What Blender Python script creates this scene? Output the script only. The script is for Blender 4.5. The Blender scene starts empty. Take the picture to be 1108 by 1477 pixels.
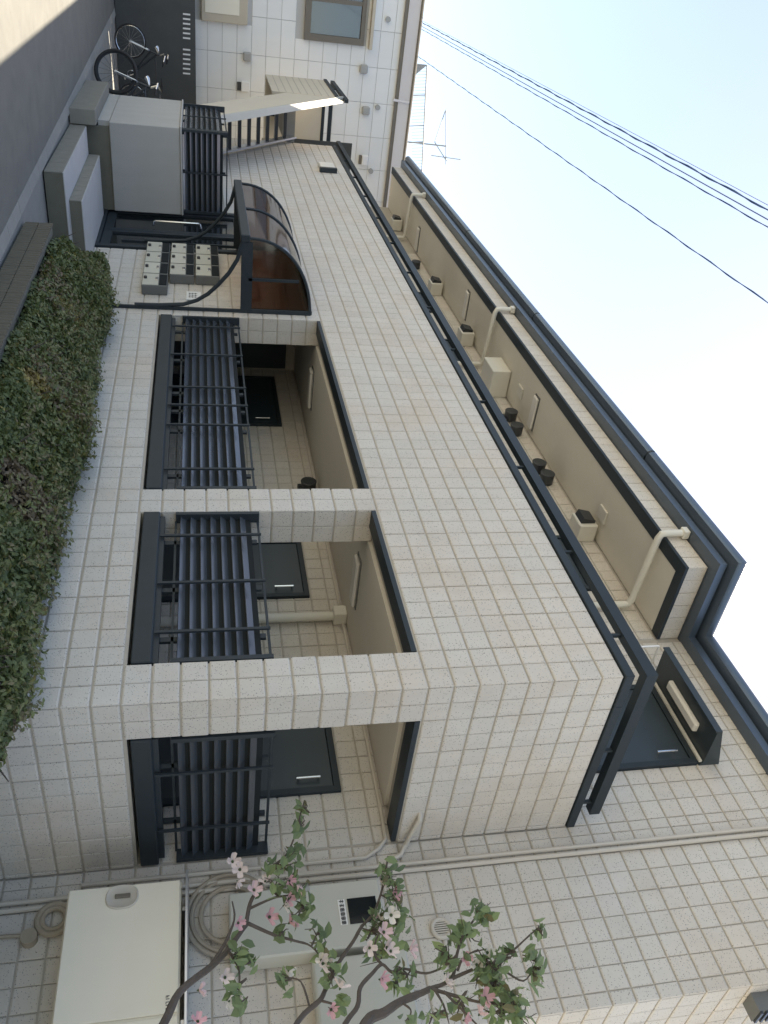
import bpy, math, random
import numpy as np
from mathutils import Vector, Matrix

random.seed(7)
rng = np.random.default_rng(7)
sc = bpy.context.scene
COL = sc.collection

# ------------------------------------------------------------------ units
# Measured frame: one block course = 0.2 units; S turns units into metres, G is the street level.
S = 0.8
G = -0.85
def W(p): return Vector((S * p[0], S * p[1], S * (p[2] - G)))

# ------------------------------------------------------------------ camera
F, PITCH, ROLL, YAW = 1211.21, 1.783796, -0.009117, 0.950973
CAM = np.array([4.14842, -4.56501, 1.16451])
def rmat(px, r, y):
    cx, sx, cr, sr, cy, sy = math.cos(px), math.sin(px), math.cos(r), math.sin(r), math.cos(y), math.sin(y)
    Rz = np.array([[cy, -sy, 0], [sy, cy, 0], [0, 0, 1]])
    Rx = np.array([[1, 0, 0], [0, cx, -sx], [0, sx, cx]])
    Rr = np.array([[cr, -sr, 0], [sr, cr, 0], [0, 0, 1]])
    return Rz @ Rx @ Rr
M = rmat(PITCH, ROLL, YAW)
cam_d = bpy.data.cameras.new('camera'); cam = bpy.data.objects.new('camera', cam_d); COL.objects.link(cam)
cam_d.sensor_fit = 'VERTICAL'; cam_d.sensor_height = 36.0; cam_d.lens = 36.0 * F / 1477.0
cam_d.clip_start = 0.05; cam_d.clip_end = 2000
r_, u_, b_ = M[:, 0], M[:, 1], M[:, 2]          # the photo is turned a quarter: its right is up in the world
m4 = Matrix(((u_[0], -r_[0], b_[0], 0), (u_[1], -r_[1], b_[1], 0), (u_[2], -r_[2], b_[2], 0), (0, 0, 0, 1)))
m4.translation = W(CAM); cam.matrix_world = m4
sc.camera = cam
def on(px, ax, val):                              # photo pixel -> point on the plane coordinate[ax] = val (units)
    d = M @ np.array([(px[1] - 738.5) / F, -((1108 - px[0]) - 554) / F, -1.0])
    t = (val - CAM[ax]) / d[ax]
    return CAM + t * d
def proj(p):
    d = M.T @ (np.asarray(p, float) - CAM)
    if d[2] > -0.2: return None
    return (1108 - (554 - F * d[1] / -d[2]), 738.5 + F * d[0] / -d[2])

# ------------------------------------------------------------------ sky, sun, exposure
SUN = Vector((-0.20, 0.455, 1.0)).normalized()
EL = math.asin(SUN.z); AZ = math.atan2(SUN.x, SUN.y)
world = bpy.data.worlds.new('World'); sc.world = world; world.use_nodes = True
nt = world.node_tree; nt.nodes.clear()
sky = nt.nodes.new('ShaderNodeTexSky'); sky.sky_type = 'NISHITA'; sky.sun_disc = False
sky.sun_elevation = EL; sky.sun_rotation = AZ; sky.air_density = 1.0; sky.dust_density = 1.7; sky.ozone_density = 1.0
bg = nt.nodes.new('ShaderNodeBackground'); bg.inputs[1].default_value = 0.105
wo = nt.nodes.new('ShaderNodeOutputWorld')
nt.links.new(sky.outputs[0], bg.inputs[0]); nt.links.new(bg.outputs[0], wo.inputs[0])
sun_d = bpy.data.lights.new('sun', 'SUN'); sun_d.energy = 5.0; sun_d.angle = math.radians(0.5); sun_d.color = (1.0, 0.95, 0.86)
sun = bpy.data.objects.new('sun', sun_d); COL.objects.link(sun)
sun.rotation_euler = (-SUN).to_track_quat('-Z', 'Y').to_euler()
sc.view_settings.view_transform = 'Standard'; sc.view_settings.look = 'None'
sc.view_settings.gamma = 1.0; sc.view_settings.exposure = 1.64
try:
    sc.view_settings.use_white_balance = True; sc.view_settings.white_balance_temperature = 7450; sc.view_settings.white_balance_tint = 12
except Exception: pass
sc.view_settings.use_curve_mapping = False
sc.render.engine = 'CYCLES'; sc.cycles.use_denoising = True
sc.cycles.max_bounces = 10; sc.cycles.diffuse_bounces = 5; sc.cycles.transparent_max_bounces = 12

# ------------------------------------------------------------------ materials
MAT = {}
def node(nt, t, **kw):
    n = nt.nodes.new(t)
    for k, v in kw.items(): setattr(n, k, v)
    return n
def mat(name, col, rough=0.6, metal=0.0, noise=0.0, nscale=4.0, bump=0.0, bscale=60.0, spec=0.5, speck=0.0, speck_scale=55.0, streak=0.0,
        objvar=0.0, tint=None, grime=None):
    m = bpy.data.materials.new(name); m.use_nodes = True; nt = m.node_tree
    b = nt.nodes['Principled BSDF']; L = nt.links
    b.inputs['Roughness'].default_value = rough; b.inputs['Metallic'].default_value = metal
    b.inputs['Specular IOR Level'].default_value = spec
    geo = node(nt, 'ShaderNodeNewGeometry'); pos = geo.outputs['Position']
    cur = None
    rgb = node(nt, 'ShaderNodeRGB'); rgb.outputs[0].default_value = (*col, 1); cur = rgb.outputs[0]
    def mul(cur, fac_socket, lo, hi):
        mr = node(nt, 'ShaderNodeMapRange'); L.new(fac_socket, mr.inputs[0]); mr.inputs[3].default_value = lo; mr.inputs[4].default_value = hi
        mx = node(nt, 'ShaderNodeMix', data_type='RGBA', blend_type='MULTIPLY'); mx.inputs[0].default_value = 1.0
        L.new(cur, mx.inputs[6]); L.new(mr.outputs[0], mx.inputs[7]); return mx.outputs[2]
    if noise:
        n = node(nt, 'ShaderNodeTexNoise'); n.inputs['Scale'].default_value = nscale; n.inputs['Detail'].default_value = 5; L.new(pos, n.inputs['Vector'])
        cur = mul(cur, n.outputs[0], 1 - noise, 1 + noise)
    if tint:
        n = node(nt, 'ShaderNodeTexNoise'); n.inputs['Scale'].default_value = 1.3; n.inputs['Detail'].default_value = 3; L.new(pos, n.inputs['Vector'])
        cr = node(nt, 'ShaderNodeMapRange'); L.new(n.outputs[0], cr.inputs[0]); cr.inputs[1].default_value = 0.42; cr.inputs[2].default_value = 0.7
        mx = node(nt, 'ShaderNodeMix', data_type='RGBA', blend_type='MULTIPLY'); L.new(cr.outputs[0], mx.inputs[0]); L.new(cur, mx.inputs[6]); mx.inputs[7].default_value = (*tint, 1)
        cur = mx.outputs[2]
    if streak:
        mp = node(nt, 'ShaderNodeMapping'); mp.inputs['Scale'].default_value = (9, 9, 0.7); L.new(pos, mp.inputs[0])
        n = node(nt, 'ShaderNodeTexNoise'); n.inputs['Scale'].default_value = 1.0; n.inputs['Detail'].default_value = 4; L.new(mp.outputs[0], n.inputs['Vector'])
        cur = mul(cur, n.outputs[0], 1 - streak, 1 + streak * 0.6)
    if grime:
        n = node(nt, 'ShaderNodeTexNoise'); n.inputs['Scale'].default_value = 2.6; n.inputs['Detail'].default_value = 8; n.inputs['Roughness'].default_value = 0.7; L.new(pos, n.inputs['Vector'])
        cr = node(nt, 'ShaderNodeMapRange'); L.new(n.outputs[0], cr.inputs[0]); cr.inputs[1].default_value = 0.52; cr.inputs[2].default_value = 0.75
        cr.inputs[4].default_value = grime[3]
        mx = node(nt, 'ShaderNodeMix', data_type='RGBA'); L.new(cr.outputs[0], mx.inputs[0]); L.new(cur, mx.inputs[6]); mx.inputs[7].default_value = (*grime[:3], 1)
        cur = mx.outputs[2]
    if speck:
        for sscale, thr, dark in ((speck_scale, 0.16, 0.35), (speck_scale * 0.45, 0.10, 0.5)):
            v = node(nt, 'ShaderNodeTexVoronoi'); v.inputs['Scale'].default_value = sscale; L.new(pos, v.inputs['Vector'])
            lt = node(nt, 'ShaderNodeMapRange'); L.new(v.outputs['Distance'], lt.inputs[0]); lt.inputs[1].default_value = thr; lt.inputs[2].default_value = thr + 0.09
            lt.inputs[3].default_value = 1 - speck * (1 - dark) * 1.3; lt.inputs[4].default_value = 1
            sel = node(nt, 'ShaderNodeSeparateColor'); L.new(v.outputs['Color'], sel.inputs[0])
            gt = node(nt, 'ShaderNodeMath', operation='GREATER_THAN'); L.new(sel.outputs[0], gt.inputs[0]); gt.inputs[1].default_value = 0.45
            mx = node(nt, 'ShaderNodeMix', data_type='RGBA', blend_type='MULTIPLY'); L.new(gt.outputs[0], mx.inputs[0]); L.new(cur, mx.inputs[6]); L.new(lt.outputs[0], mx.inputs[7])
            cur = mx.outputs[2]
    if objvar:
        oi = node(nt, 'ShaderNodeObjectInfo'); at = node(nt, 'ShaderNodeAttribute', attribute_name='tint')
        ad = node(nt, 'ShaderNodeMath', operation='ADD'); L.new(oi.outputs['Random'], ad.inputs[0]); L.new(at.outputs['Fac'], ad.inputs[1])
        fr = node(nt, 'ShaderNodeMath', operation='FRACT'); L.new(ad.outputs[0], fr.inputs[0])
        cur = mul(cur, fr.outputs[0], 1 - objvar, 1 + objvar)
    L.new(cur, b.inputs['Base Color'])
    if bump:
        n = node(nt, 'ShaderNodeTexNoise'); n.inputs['Scale'].default_value = bscale; n.inputs['Detail'].default_value = 4; L.new(pos, n.inputs['Vector'])
        bp = node(nt, 'ShaderNodeBump'); bp.inputs['Strength'].default_value = bump; bp.inputs['Distance'].default_value = 0.01
        L.new(n.outputs[0], bp.inputs['Height']); L.new(bp.outputs[0], b.inputs['Normal'])
    MAT[name] = m
    return m
mat('block', (0.60, 0.57, 0.515), 0.85, noise=0.05, nscale=3.0, bump=0.35, bscale=90, speck=0.85, speck_scale=88, objvar=0.03, tint=(1.0, 0.95, 0.90), streak=0.09, grime=(0.44, 0.41, 0.35, 0.30))
mat('mortar', (0.43, 0.395, 0.34), 0.95, noise=0.15, nscale=20, bump=0.3, bscale=120)
mat('black_metal', (0.026, 0.036, 0.043), 0.5, spec=0.28, noise=0.15, nscale=6)
mat('matte_black', (0.018, 0.022, 0.024), 0.85, spec=0.15)
mat('slat_metal', (0.060, 0.070, 0.082), 0.25, metal=0.0, spec=1.0, noise=0.1, nscale=9)
mat('gutter_metal', (0.085, 0.115, 0.15), 0.32, metal=0.35, spec=0.7, noise=0.15, nscale=3)
mat('soffit', (0.68, 0.64, 0.55), 0.8, noise=0.07, nscale=1.5, bump=0.1, bscale=30, streak=0.03)
mat('door_panel', (0.030, 0.043, 0.050), 0.42, spec=0.5, noise=0.12, nscale=5)
mat('concrete', (0.27, 0.268, 0.245), 0.9, noise=0.14, nscale=5, bump=0.3, bscale=70, streak=0.10, speck=0.25, speck_scale=90)
mat('grey_render', (0.43, 0.425, 0.40), 0.92, noise=0.08, nscale=3, bump=0.6, bscale=150, streak=0.06)
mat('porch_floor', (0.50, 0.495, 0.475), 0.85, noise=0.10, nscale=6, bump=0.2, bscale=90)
mat('asphalt', (0.150, 0.150, 0.134), 0.85, noise=0.22, nscale=3.5, bump=0.5, bscale=130, speck=0.4, speck_scale=120, grime=(0.10, 0.10, 0.095, 0.6))
mat('soil', (0.10, 0.08, 0.06), 0.95, noise=0.25, nscale=12, bump=0.6, bscale=50)
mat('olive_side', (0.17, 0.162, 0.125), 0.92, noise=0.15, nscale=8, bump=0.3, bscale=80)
mat('cream_metal', (0.80, 0.75, 0.62), 0.45, noise=0.025, nscale=4, spec=0.4, streak=0.03)
mat('mailbox_cream', (0.54, 0.53, 0.45), 0.5, noise=0.08, nscale=6, objvar=0.10)
mat('cream_pvc', (0.66, 0.64, 0.56), 0.5, noise=0.05, nscale=5)
mat('grey_box', (0.50, 0.50, 0.44), 0.55, noise=0.05, nscale=3, streak=0.04)
mat('grey_box_dark', (0.14, 0.145, 0.14), 0.6, noise=0.08, nscale=5)
mat('dark_glass', (0.012, 0.016, 0.018), 0.08, spec=0.6)
mat('white_print', (0.75, 0.75, 0.72), 0.6)
mat('dark_print', (0.05, 0.05, 0.05), 0.6)
mat('chrome', (0.75, 0.75, 0.74), 0.22, metal=1.0)
mat('steel', (0.55, 0.57, 0.60), 0.35, metal=0.9)
mat('conduit', (0.54, 0.50, 0.43), 0.7, noise=0.08, nscale=7)
mat('hose', (0.36, 0.31, 0.24), 0.75, noise=0.15, nscale=9)
mat('white_panel', (0.78, 0.785, 0.76), 0.65, noise=0.03, nscale=2, objvar=0.02, streak=0.03)
mat('panel_joint', (0.50, 0.50, 0.49), 0.9)
mat('brown_frame', (0.16, 0.14, 0.11), 0.5, noise=0.08, nscale=6)
mat('beige', (0.52, 0.46, 0.36), 0.7, noise=0.04, nscale=3)
mat('vent_grey', (0.36, 0.36, 0.34), 0.6, noise=0.1, nscale=8)
mat('curtain', (0.55, 0.58, 0.58), 0.9, noise=0.12, nscale=6)
mat('charcoal_wall', (0.075, 0.078, 0.075), 0.8, noise=0.18, nscale=3, bump=0.4, bscale=60)
mat('white_paint', (0.80, 0.80, 0.78), 0.5)
mat('fascia', (0.66, 0.68, 0.76), 0.5, noise=0.04, nscale=2)
mat('rubber', (0.02, 0.02, 0.02), 0.7)
mat('dark_paint', (0.03, 0.035, 0.04), 0.35)
mat('bark', (0.10, 0.082, 0.068), 0.9, noise=0.3, nscale=16, bump=0.9, bscale=60)
mat('cable', (0.03, 0.08, 0.20), 0.6)
mat('cable_light', (0.10, 0.15, 0.30), 0.6)
mat('lamp_cover', (0.72, 0.70, 0.64), 0.4)
mat('cream_wall', (0.60, 0.55, 0.45), 0.85, noise=0.05, nscale=2, bump=0.15, bscale=50)

def leaf_mat(name, ramp, rough=0.5, trans=0.35):
    m = bpy.data.materials.new(name); m.use_nodes = True; nt = m.node_tree; L = nt.links
    b = nt.nodes['Principled BSDF']; b.inputs['Roughness'].default_value = rough
    at = node(nt, 'ShaderNodeAttribute', attribute_name='tint')
    cr = node(nt, 'ShaderNodeValToRGB'); el = cr.color_ramp.elements
    while len(el) < len(ramp): el.new(0.5)
    for e, (p, c) in zip(el, ramp): e.position = p; e.color = (*c, 1)
    L.new(at.outputs['Fac'], cr.inputs[0]); L.new(cr.outputs[0], b.inputs['Base Color'])
    tr = node(nt, 'ShaderNodeBsdfTranslucent'); L.new(cr.outputs[0], tr.inputs[0])
    mx = node(nt, 'ShaderNodeMixShader'); mx.inputs[0].default_value = trans
    out = nt.nodes['Material Output']
    L.new(b.outputs[0], mx.inputs[1]); L.new(tr.outputs[0], mx.inputs[2]); L.new(mx.outputs[0], out.inputs[0])
    MAT[name] = m
leaf_mat('hedge_leaf', [(0.0, (0.062, 0.088, 0.034)), (0.35, (0.105, 0.140, 0.048)), (0.62, (0.170, 0.195, 0.068)), (0.80, (0.22, 0.185, 0.10)), (0.93, (0.17, 0.12, 0.078)), (1.0, (0.38, 0.32, 0.10))], 0.45, 0.25)
leaf_mat('dogwood_leaf', [(0.0, (0.12, 0.175, 0.09)), (0.5, (0.20, 0.27, 0.13)), (0.85, (0.28, 0.36, 0.16)), (1.0, (0.16, 0.12, 0.06))], 0.5, 0.5)
leaf_mat('petal', [(0.0, (0.82, 0.77, 0.69)), (0.35, (0.82, 0.68, 0.66)), (0.7, (0.76, 0.47, 0.50)), (1.0, (0.68, 0.30, 0.33))], 0.7, 0.4)
# smoked polycarbonate
m = bpy.data.materials.new('smoked_sheet'); m.use_nodes = True; nt = m.node_tree
b = nt.nodes['Principled BSDF']; out = nt.nodes['Material Output']
tb = node(nt, 'ShaderNodeBsdfTransparent'); tb.inputs[0].default_value = (0.42, 0.27, 0.20, 1)
gl = node(nt, 'ShaderNodeBsdfGlossy'); gl.inputs['Roughness'].default_value = 0.06; gl.inputs[0].default_value = (0.9, 0.9, 0.9, 1)
fr = node(nt, 'ShaderNodeFresnel'); fr.inputs[0].default_value = 1.75
mx = node(nt, 'ShaderNodeMixShader'); nt.links.new(fr.outputs[0], mx.inputs[0]); nt.links.new(tb.outputs[0], mx.inputs[1]); nt.links.new(gl.outputs[0], mx.inputs[2])
nt.links.new(mx.outputs[0], out.inputs[0]); MAT['smoked_sheet'] = m
# ribbed nosing tile
m = mat('ribbed_tile', (0.27, 0.255, 0.215), 0.85, noise=0.12, nscale=8)
nt = m.node_tree; b = nt.nodes['Principled BSDF']
geo = [n for n in nt.nodes if n.type == 'NEW_GEOMETRY'][0]
wv = node(nt, 'ShaderNodeTexWave', wave_type='BANDS', bands_direction='X'); wv.inputs['Scale'].default_value = 6.0; wv.inputs['Distortion'].default_value = 0.4
nt.links.new(geo.outputs['Position'], wv.inputs['Vector'])
bp = node(nt, 'ShaderNodeBump'); bp.inputs['Strength'].default_value = 0.8; bp.inputs['Distance'].default_value = 0.02
nt.links.new(wv.outputs[0], bp.inputs['Height']); nt.links.new(bp.outputs[0], b.inputs['Normal'])

m2_ = MAT['ribbed_tile'].copy(); m2_.name = 'planter_tile'
for n_ in m2_.node_tree.nodes:
    if n_.type == 'RGB': n_.outputs[0].default_value = (0.150, 0.132, 0.095, 1)
MAT['planter_tile'] = m2_

# ------------------------------------------------------------------ mesh helpers
class MB:
    def __init__(s): s.v = []; s.f = []; s.t = []
    def add(s, vs, fs, tint=None):
        o = len(s.v); s.v += [tuple(map(float, p)) for p in vs]; s.f += [tuple(i + o for i in q) for q in fs]
        if tint is not None: s.t += [tint] * len(fs)
        return s
    def box(s, x0, x1, y0, y1, z0, z1):
        return s.add([(x0,y0,z0),(x1,y0,z0),(x1,y1,z0),(x0,y1,z0),(x0,y0,z1),(x1,y0,z1),(x1,y1,z1),(x0,y1,z1)],
                     [(0,3,2,1),(4,5,6,7),(0,1,5,4),(1,2,6,5),(2,3,7,6),(3,0,4,7)])
    def bbox(s, x0, x1, y0, y1, z0, z1, b=0.01):          # bevelled box
        xs, ys, zs = (x0, x1), (y0, y1), (z0, z1)
        c = [(x0+x1)/2, (y0+y1)/2, (z0+z1)/2]
        vs = []; idx = {}
        for i in (0,1):
            for j in (0,1):
                for k in (0,1):
                    p = (xs[i], ys[j], zs[k]); sg = (1-2*i, 1-2*j, 1-2*k)
                    for a in range(3):
                        q = list(p)
                        for e in range(3):
                            if e != a: q[e] += sg[e]*b
                        idx[(i,j,k,a)] = len(vs); vs.append(q)
        fs = []
        for a in range(3):
            e, g = [(1,2),(2,0),(0,1)][a]
            for sd in (0,1):
                def key(p, q):
                    t=[0,0,0]; t[a]=sd; t[e]=p; t[g]=q; return idx[(t[0],t[1],t[2],a)]
                q = [key(0,0),key(1,0),key(1,1),key(0,1)]
                fs.append(q if sd else q[::-1])
            for p in (0,1):
                for q in (0,1):
                    def kk(w, face):
                        t=[0,0,0]; t[a]=w; t[e]=p; t[g]=q; return idx[(t[0],t[1],t[2],face)]
                    fs.append([kk(0,e),kk(1,e),kk(1,g),kk(0,g)])
        for i in (0,1):
            for j in (0,1):
                for k in (0,1): fs.append([idx[(i,j,k,0)],idx[(i,j,k,1)],idx[(i,j,k,2)]])
        return s.add(vs, fs)
    def prism(s, poly, ax, a, b):                          # polygon in the two other axes, extruded along ax from a to b
        n = len(poly); e, g = [(1,2),(0,2),(0,1)][ax]
        vs = []
        for w in (a, b):
            for p in poly:
                q = [0,0,0]; q[ax] = w; q[e] = p[0]; q[g] = p[1]; vs.append(q)
        return s.add(vs, [tuple(range(n))[::-1], tuple(range(n, 2*n))] + [(i, (i+1)%n, n+(i+1)%n, n+i) for i in range(n)])
    def tube(s, pts, r, n=8, cap=True, closed=False):
        pts = [np.array(p, float) for p in pts]; rs = r if hasattr(r, '__len__') else [r]*len(pts)
        rings = []; prev = None; N = len(pts)
        for i, p in enumerate(pts):
            if closed: t = pts[(i+1)%N] - pts[i-1]
            else: t = pts[min(i+1, N-1)] - pts[max(i-1, 0)]
            t = t/ (np.linalg.norm(t)+1e-9)
            if prev is None:
                a = np.array([0,0,1.0]) if abs(t[2]) < 0.9 else np.array([1.0,0,0]); x = np.cross(t, a)
            else: x = prev - t*np.dot(prev, t)
            x /= (np.linalg.norm(x)+1e-9); prev = x; y = np.cross(t, x)
            rings.append([p + rs[i]*(math.cos(2*math.pi*k/n)*x + math.sin(2*math.pi*k/n)*y) for k in range(n)])
        vs = [q for R in rings for q in R]; fs = []
        for i in range(N if closed else N-1):
            for k in range(n):
                a, b2 = i*n, ((i+1)%N)*n
                fs.append((a+k, a+(k+1)%n, b2+(k+1)%n, b2+k))
        if cap and not closed: fs += [tuple(range(n))[::-1], tuple(range((N-1)*n, N*n))]
        return s.add(vs, fs)
    def ring(s, c, R, r, normal=(1,0,0), n=28, m=8, a0=0.0, a1=2*math.pi, sq=1.0):
        nrm = np.array(normal, float); nrm /= np.linalg.norm(nrm)
        a = np.array([0,0,1.0]) if abs(nrm[2]) < 0.9 else np.array([1.0,0,0])
        x = np.cross(nrm, a); x /= np.linalg.norm(x); y = np.cross(nrm, x); c = np.array(c, float)
        full = abs(a1-a0) > 6.28
        pts = [c + R*(math.cos(a0+(a1-a0)*k/(n if full else n-1))*x + math.sin(a0+(a1-a0)*k/(n if full else n-1))*y) for k in range(n)]
        return s.tube(pts, r, m, closed=full)
    def disc(s, c, R, depth, normal, n=20):                # short cylinder starting at c going along normal
        nrm = np.array(normal, float); nrm /= np.linalg.norm(nrm); c = np.array(c, float)
        return s.tube([c, c+nrm*depth], R, n)
    def build(s, name, material, parent=None, origin=(0,0,G), smooth=False, label=None, kind=None):
        o3 = np.array(origin, float)
        me = bpy.data.meshes.new(name)
        vs = [tuple(S*(np.array(p)-o3)) for p in s.v]
        me.from_pydata(vs, [], s.f)
        me.materials.append(MAT[material])
        if s.t:
            at = me.attributes.new('tint', 'FLOAT', 'FACE'); at.data.foreach_set('value', np.array(s.t, dtype=np.float32))
        if smooth:
            me.polygons.foreach_set('use_smooth', [True]*len(me.polygons))
            try: me.set_sharp_from_angle(angle=math.radians(40))
            except Exception: pass
        me.update()
        ob = bpy.data.objects.new(name, me); COL.objects.link(ob)
        if parent is not None: ob.parent = parent
        else: ob.location = W(o3)
        if label: ob['label'] = label
        if kind: ob['kind'] = kind
        return ob
def thing(name, label, cat, loc=(0,0,G), group=None):
    o = bpy.data.objects.new(name, None); COL.objects.link(o); o.location = W(loc); o.empty_display_size = 0.1
    o['label'] = label; o['category'] = cat
    if group: o['group'] = group
    o['_o'] = 0; del o['_o']
    ORI[o.name] = tuple(loc); return o
ORI = {}
def tag(o, label, cat, group=None):
    o['label'] = label; o['category'] = cat
    if group: o['group'] = group
    return o
def part(name, material, parent, root, fn, smooth=False, label=None, kind=None):
    mb = MB(); fn(mb); return mb.build(name, material, parent, ORI[root.name], smooth, label, kind)
def bx(name, material, parent, root, *d, bev=None, label=None):
    mb = MB()
    mb.bbox(*d, bev) if bev else mb.box(*d)
    return mb.build(name, material, parent, ORI[root.name], label=label)

D = 1.95; PX = 0.19; PZ = 0.2

# ================================================================== SETTING
def sheet(name, pts, z, material):
    mb = MB(); mb.add([(p[0], p[1], z) for p in pts], [tuple(range(len(pts)))])
    o = mb.build(name, material); o['kind'] = 'structure'; return o
sheet('ground', [(-400,-400),(400,-400),(400,400),(-400,400)], G - 0.02, 'concrete')
ky = lambda x: -1.45 - 0.042*(-6.5 - x) * -1 if False else -1.45 + 0.042*(x + 6.5)
sheet('road', [(-80, -9.5), (60, -9.5), (60, ky(60)-0.08), (-80, ky(-80)-0.08)], G - 0.012, 'asphalt')
mb = MB()
for i in range(60):
    x0 = -40 + i*0.75; x1 = x0 + 0.742
    if i == 0: kb = thing('kerb_gutter', 'weathered concrete gutter strip along the edge of the road', 'gutter'); del kb['category']; del kb['label']; kb['kind'] = 'structure'
    p = MB()
    a0, a1 = ky(x0), ky(x1)
    p.add([(x0,a0-0.10,G-0.02),(x1,a1-0.10,G-0.02),(x1,a1+0.06,G-0.02),(x0,a0+0.06,G-0.02),(x0,a0-0.10,G-0.006),(x1,a1-0.10,G-0.006),(x1,a1+0.06,G+0.012),(x0,a0+0.06,G+0.012)],
          [(0,3,2,1),(4,5,6,7),(0,1,5,4),(1,2,6,5),(2,3,7,6),(3,0,4,7)])
    p.build('gutter_stone', 'concrete', kb, (0,0,G))
sheet('planting_soil', [(-6.3,-1.15),(3.5,-1.0),(3.5,1.9),(0.02,1.9),(0.02,-0.03),(-6.3,-0.03)], G + 0.25, 'soil')

# ================================================================== APARTMENT BUILDING
apt = thing('apartment_building', 'two storey cream block apartment building with black rails and dark eaves', 'building')
A0 = (0,0,G)
XL = -20.0                                           # left end of the upper floor
XF = -17.9                                           # left end of the front wall
XR = 1.54                                            # right end of the main block
OPA = (-6.84, -2.66); OPB = (-2.28, -0.38); SILL = 0.62; HEAD = 2.79
wall = MB()
e = 0.014
# front wall core
for d in ((-9.4,-e,e,0.38,G,SILL), (XF,-11.55,e,0.38,G,HEAD), (-9.4,OPA[0]-e,e,0.38,SILL,HEAD), (OPA[1]+e,OPB[0]-e,e,0.38,SILL,HEAD), (OPB[1]+e,-e,e,0.38,SILL,HEAD),
          (-11.55,-9.4,e,0.38,2.02,HEAD), (XF,-e,e,0.38,HEAD,4.38),
          (-0.38,-e,0.38,D,G,SILL), (-0.38,-e,0.38,D,HEAD,4.38),
          (XL,XR-e,D+e,9.0,G,6.95),                                   # main body
          (XL,-0.38,0.38,D+e,2.80,3.45), (XF,-0.38,0.38,D+e,G,-0.2),    # slabs
          (-9.4,-9.3,0.38,D+e,-0.2,2.8), (-11.6,-11.55,0.38,D+e,-0.2,2.8),
          (XL,-2.33-e,0.86+e,1.02,6.44,6.95), (-2.5,-2.33-e,1.02,D+e,6.44,6.95)):
    wall.box(*d)
wl = wall.build('wall', 'mortar', apt, A0)

# ---- blockwork: every cell is a chamfered block standing proud of the recessed joint
cells = []                                           # (centre, udir, vdir, ndir, w, h, gl, gr, bevl, bevr)
def field(o, u, v, n, u0, u1, us, v0, v1, vs, holes=(), nb=(True, True)):
    """o: origin; u, v unit directions; cells between the joint positions us and vs, clipped to u0..u1, v0..v1"""
    u = np.array(u, float); v = np.array(v, float); n = np.array(n, float); o = np.array(o, float)
    for i in range(len(us)-1):
        for j in range(len(vs)-1):
            a, b_, c, d = max(us[i],u0), min(us[i+1],u1), max(vs[j],v0), min(vs[j+1],v1)
            if b_-a < 0.03 or d-c < 0.03: continue
            ok = True
            for (h0,h1,k0,k1) in holes:
                if b_ <= h0+0.02 or a >= h1-0.02 or d <= k0+0.02 or c >= k1-0.02: continue
                if a < h0-0.03 and b_ <= h1+0.03: b_ = h0; continue
                if b_ > h1+0.03 and a >= h0-0.03: a = h1; continue
                if c < k0-0.03: d = k0; continue
                if d > k1+0.03: c = k1; continue
                ok = False; break
            if not ok or b_-a < 0.03 or d-c < 0.03: continue
            st_ = (i*7919+j*104729) % 5 == 0
            g0 = 0.005 if i % 2 == 0 else 0.003; g1 = 0.003 if i % 2 == 0 else 0.005
            if st_: g0 = g1 = 0.0015
            cells.append((o + u*(a+b_)/2 + v*(c+d)/2, u, v, n, b_-a, d-c, g0, g1, nb[0] or i > 0, nb[1] or i < len(us)-2))
rx = lambda a, b, p: list(np.arange(a, b + p*0.5, p))
zk = lambda a, b: [0.2*k for k in range(math.floor(a/0.2+1e-6), math.ceil(b/0.2-1e-6)+1)]
X_, Y_, Z_ = (1,0,0), (0,1,0), (0,0,1)
NEG = lambda t: tuple(-q for q in t)
# front face (y = 0, looking to -y)
field((0,0,0), X_, Z_, NEG(Y_), XF, 0, rx(-17.86, 0, PX), -0.8, 4.385, zk(-0.8, 4.385),
      holes=((OPA[0],OPA[1],SILL,HEAD),(OPB[0],OPB[1],SILL,HEAD),(-11.55,-9.4,-1.0,2.02)))
# side face of the gallery block (x = 0, looking to +x)
field((0,0,0), Y_, Z_, X_, e, D-0.002, [e]+rx(PX, 1.91, PX)+[D], -0.8, 4.385, zk(-0.8, 4.385), holes=((0.38,D,SILL,HEAD),), nb=(False, True))
# jambs facing +x
for xj in (OPA[0], OPB[0]):
    field((xj,0,0), Y_, Z_, X_, e, 0.38, [e, PX, 2*PX], SILL, HEAD, zk(SILL, HEAD), nb=(False, True))
# back wall of the galleries and right part (y = D)
gdoors = [(-8.95,-7.3),(-4.35,-3.265),(-1.62,-0.56)]  # first door widened so its dark panel imitates shade in the far gallery
udoors = [(-13.3,-12.2),(-10.8,-9.7),(-4.35,-3.24),(-1.62,-0.55)]
field((0,D,0), X_, Z_, NEG(Y_), -9.3, -0.02, rx(-9.31, 0, PX), -0.2, 2.76, zk(-0.2, 2.76), holes=[(a,b,-0.2,2.385) for a,b in gdoors])
field((0,D,0), X_, Z_, NEG(Y_), -0.0, XR, [0.0, 0.10] + rx(0.29, XR, PX)+[XR], -0.8, 6.72, zk(-0.8, 6.72))
field((0,D,0), X_, Z_, NEG(Y_), -2.30, 0, rx(-2.28, 0, PX), 4.2, 6.72, zk(4.2, 6.72), holes=[(-1.62,-0.55,3.4,6.02)])
field((0,D,0), X_, Z_, NEG(Y_), -16.0, -2.34, rx(-16.15, -2.2, PX), 5.4, 6.43, zk(5.4, 6.43), holes=[(a,b,3.4,5.98) for a,b in udoors])
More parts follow.
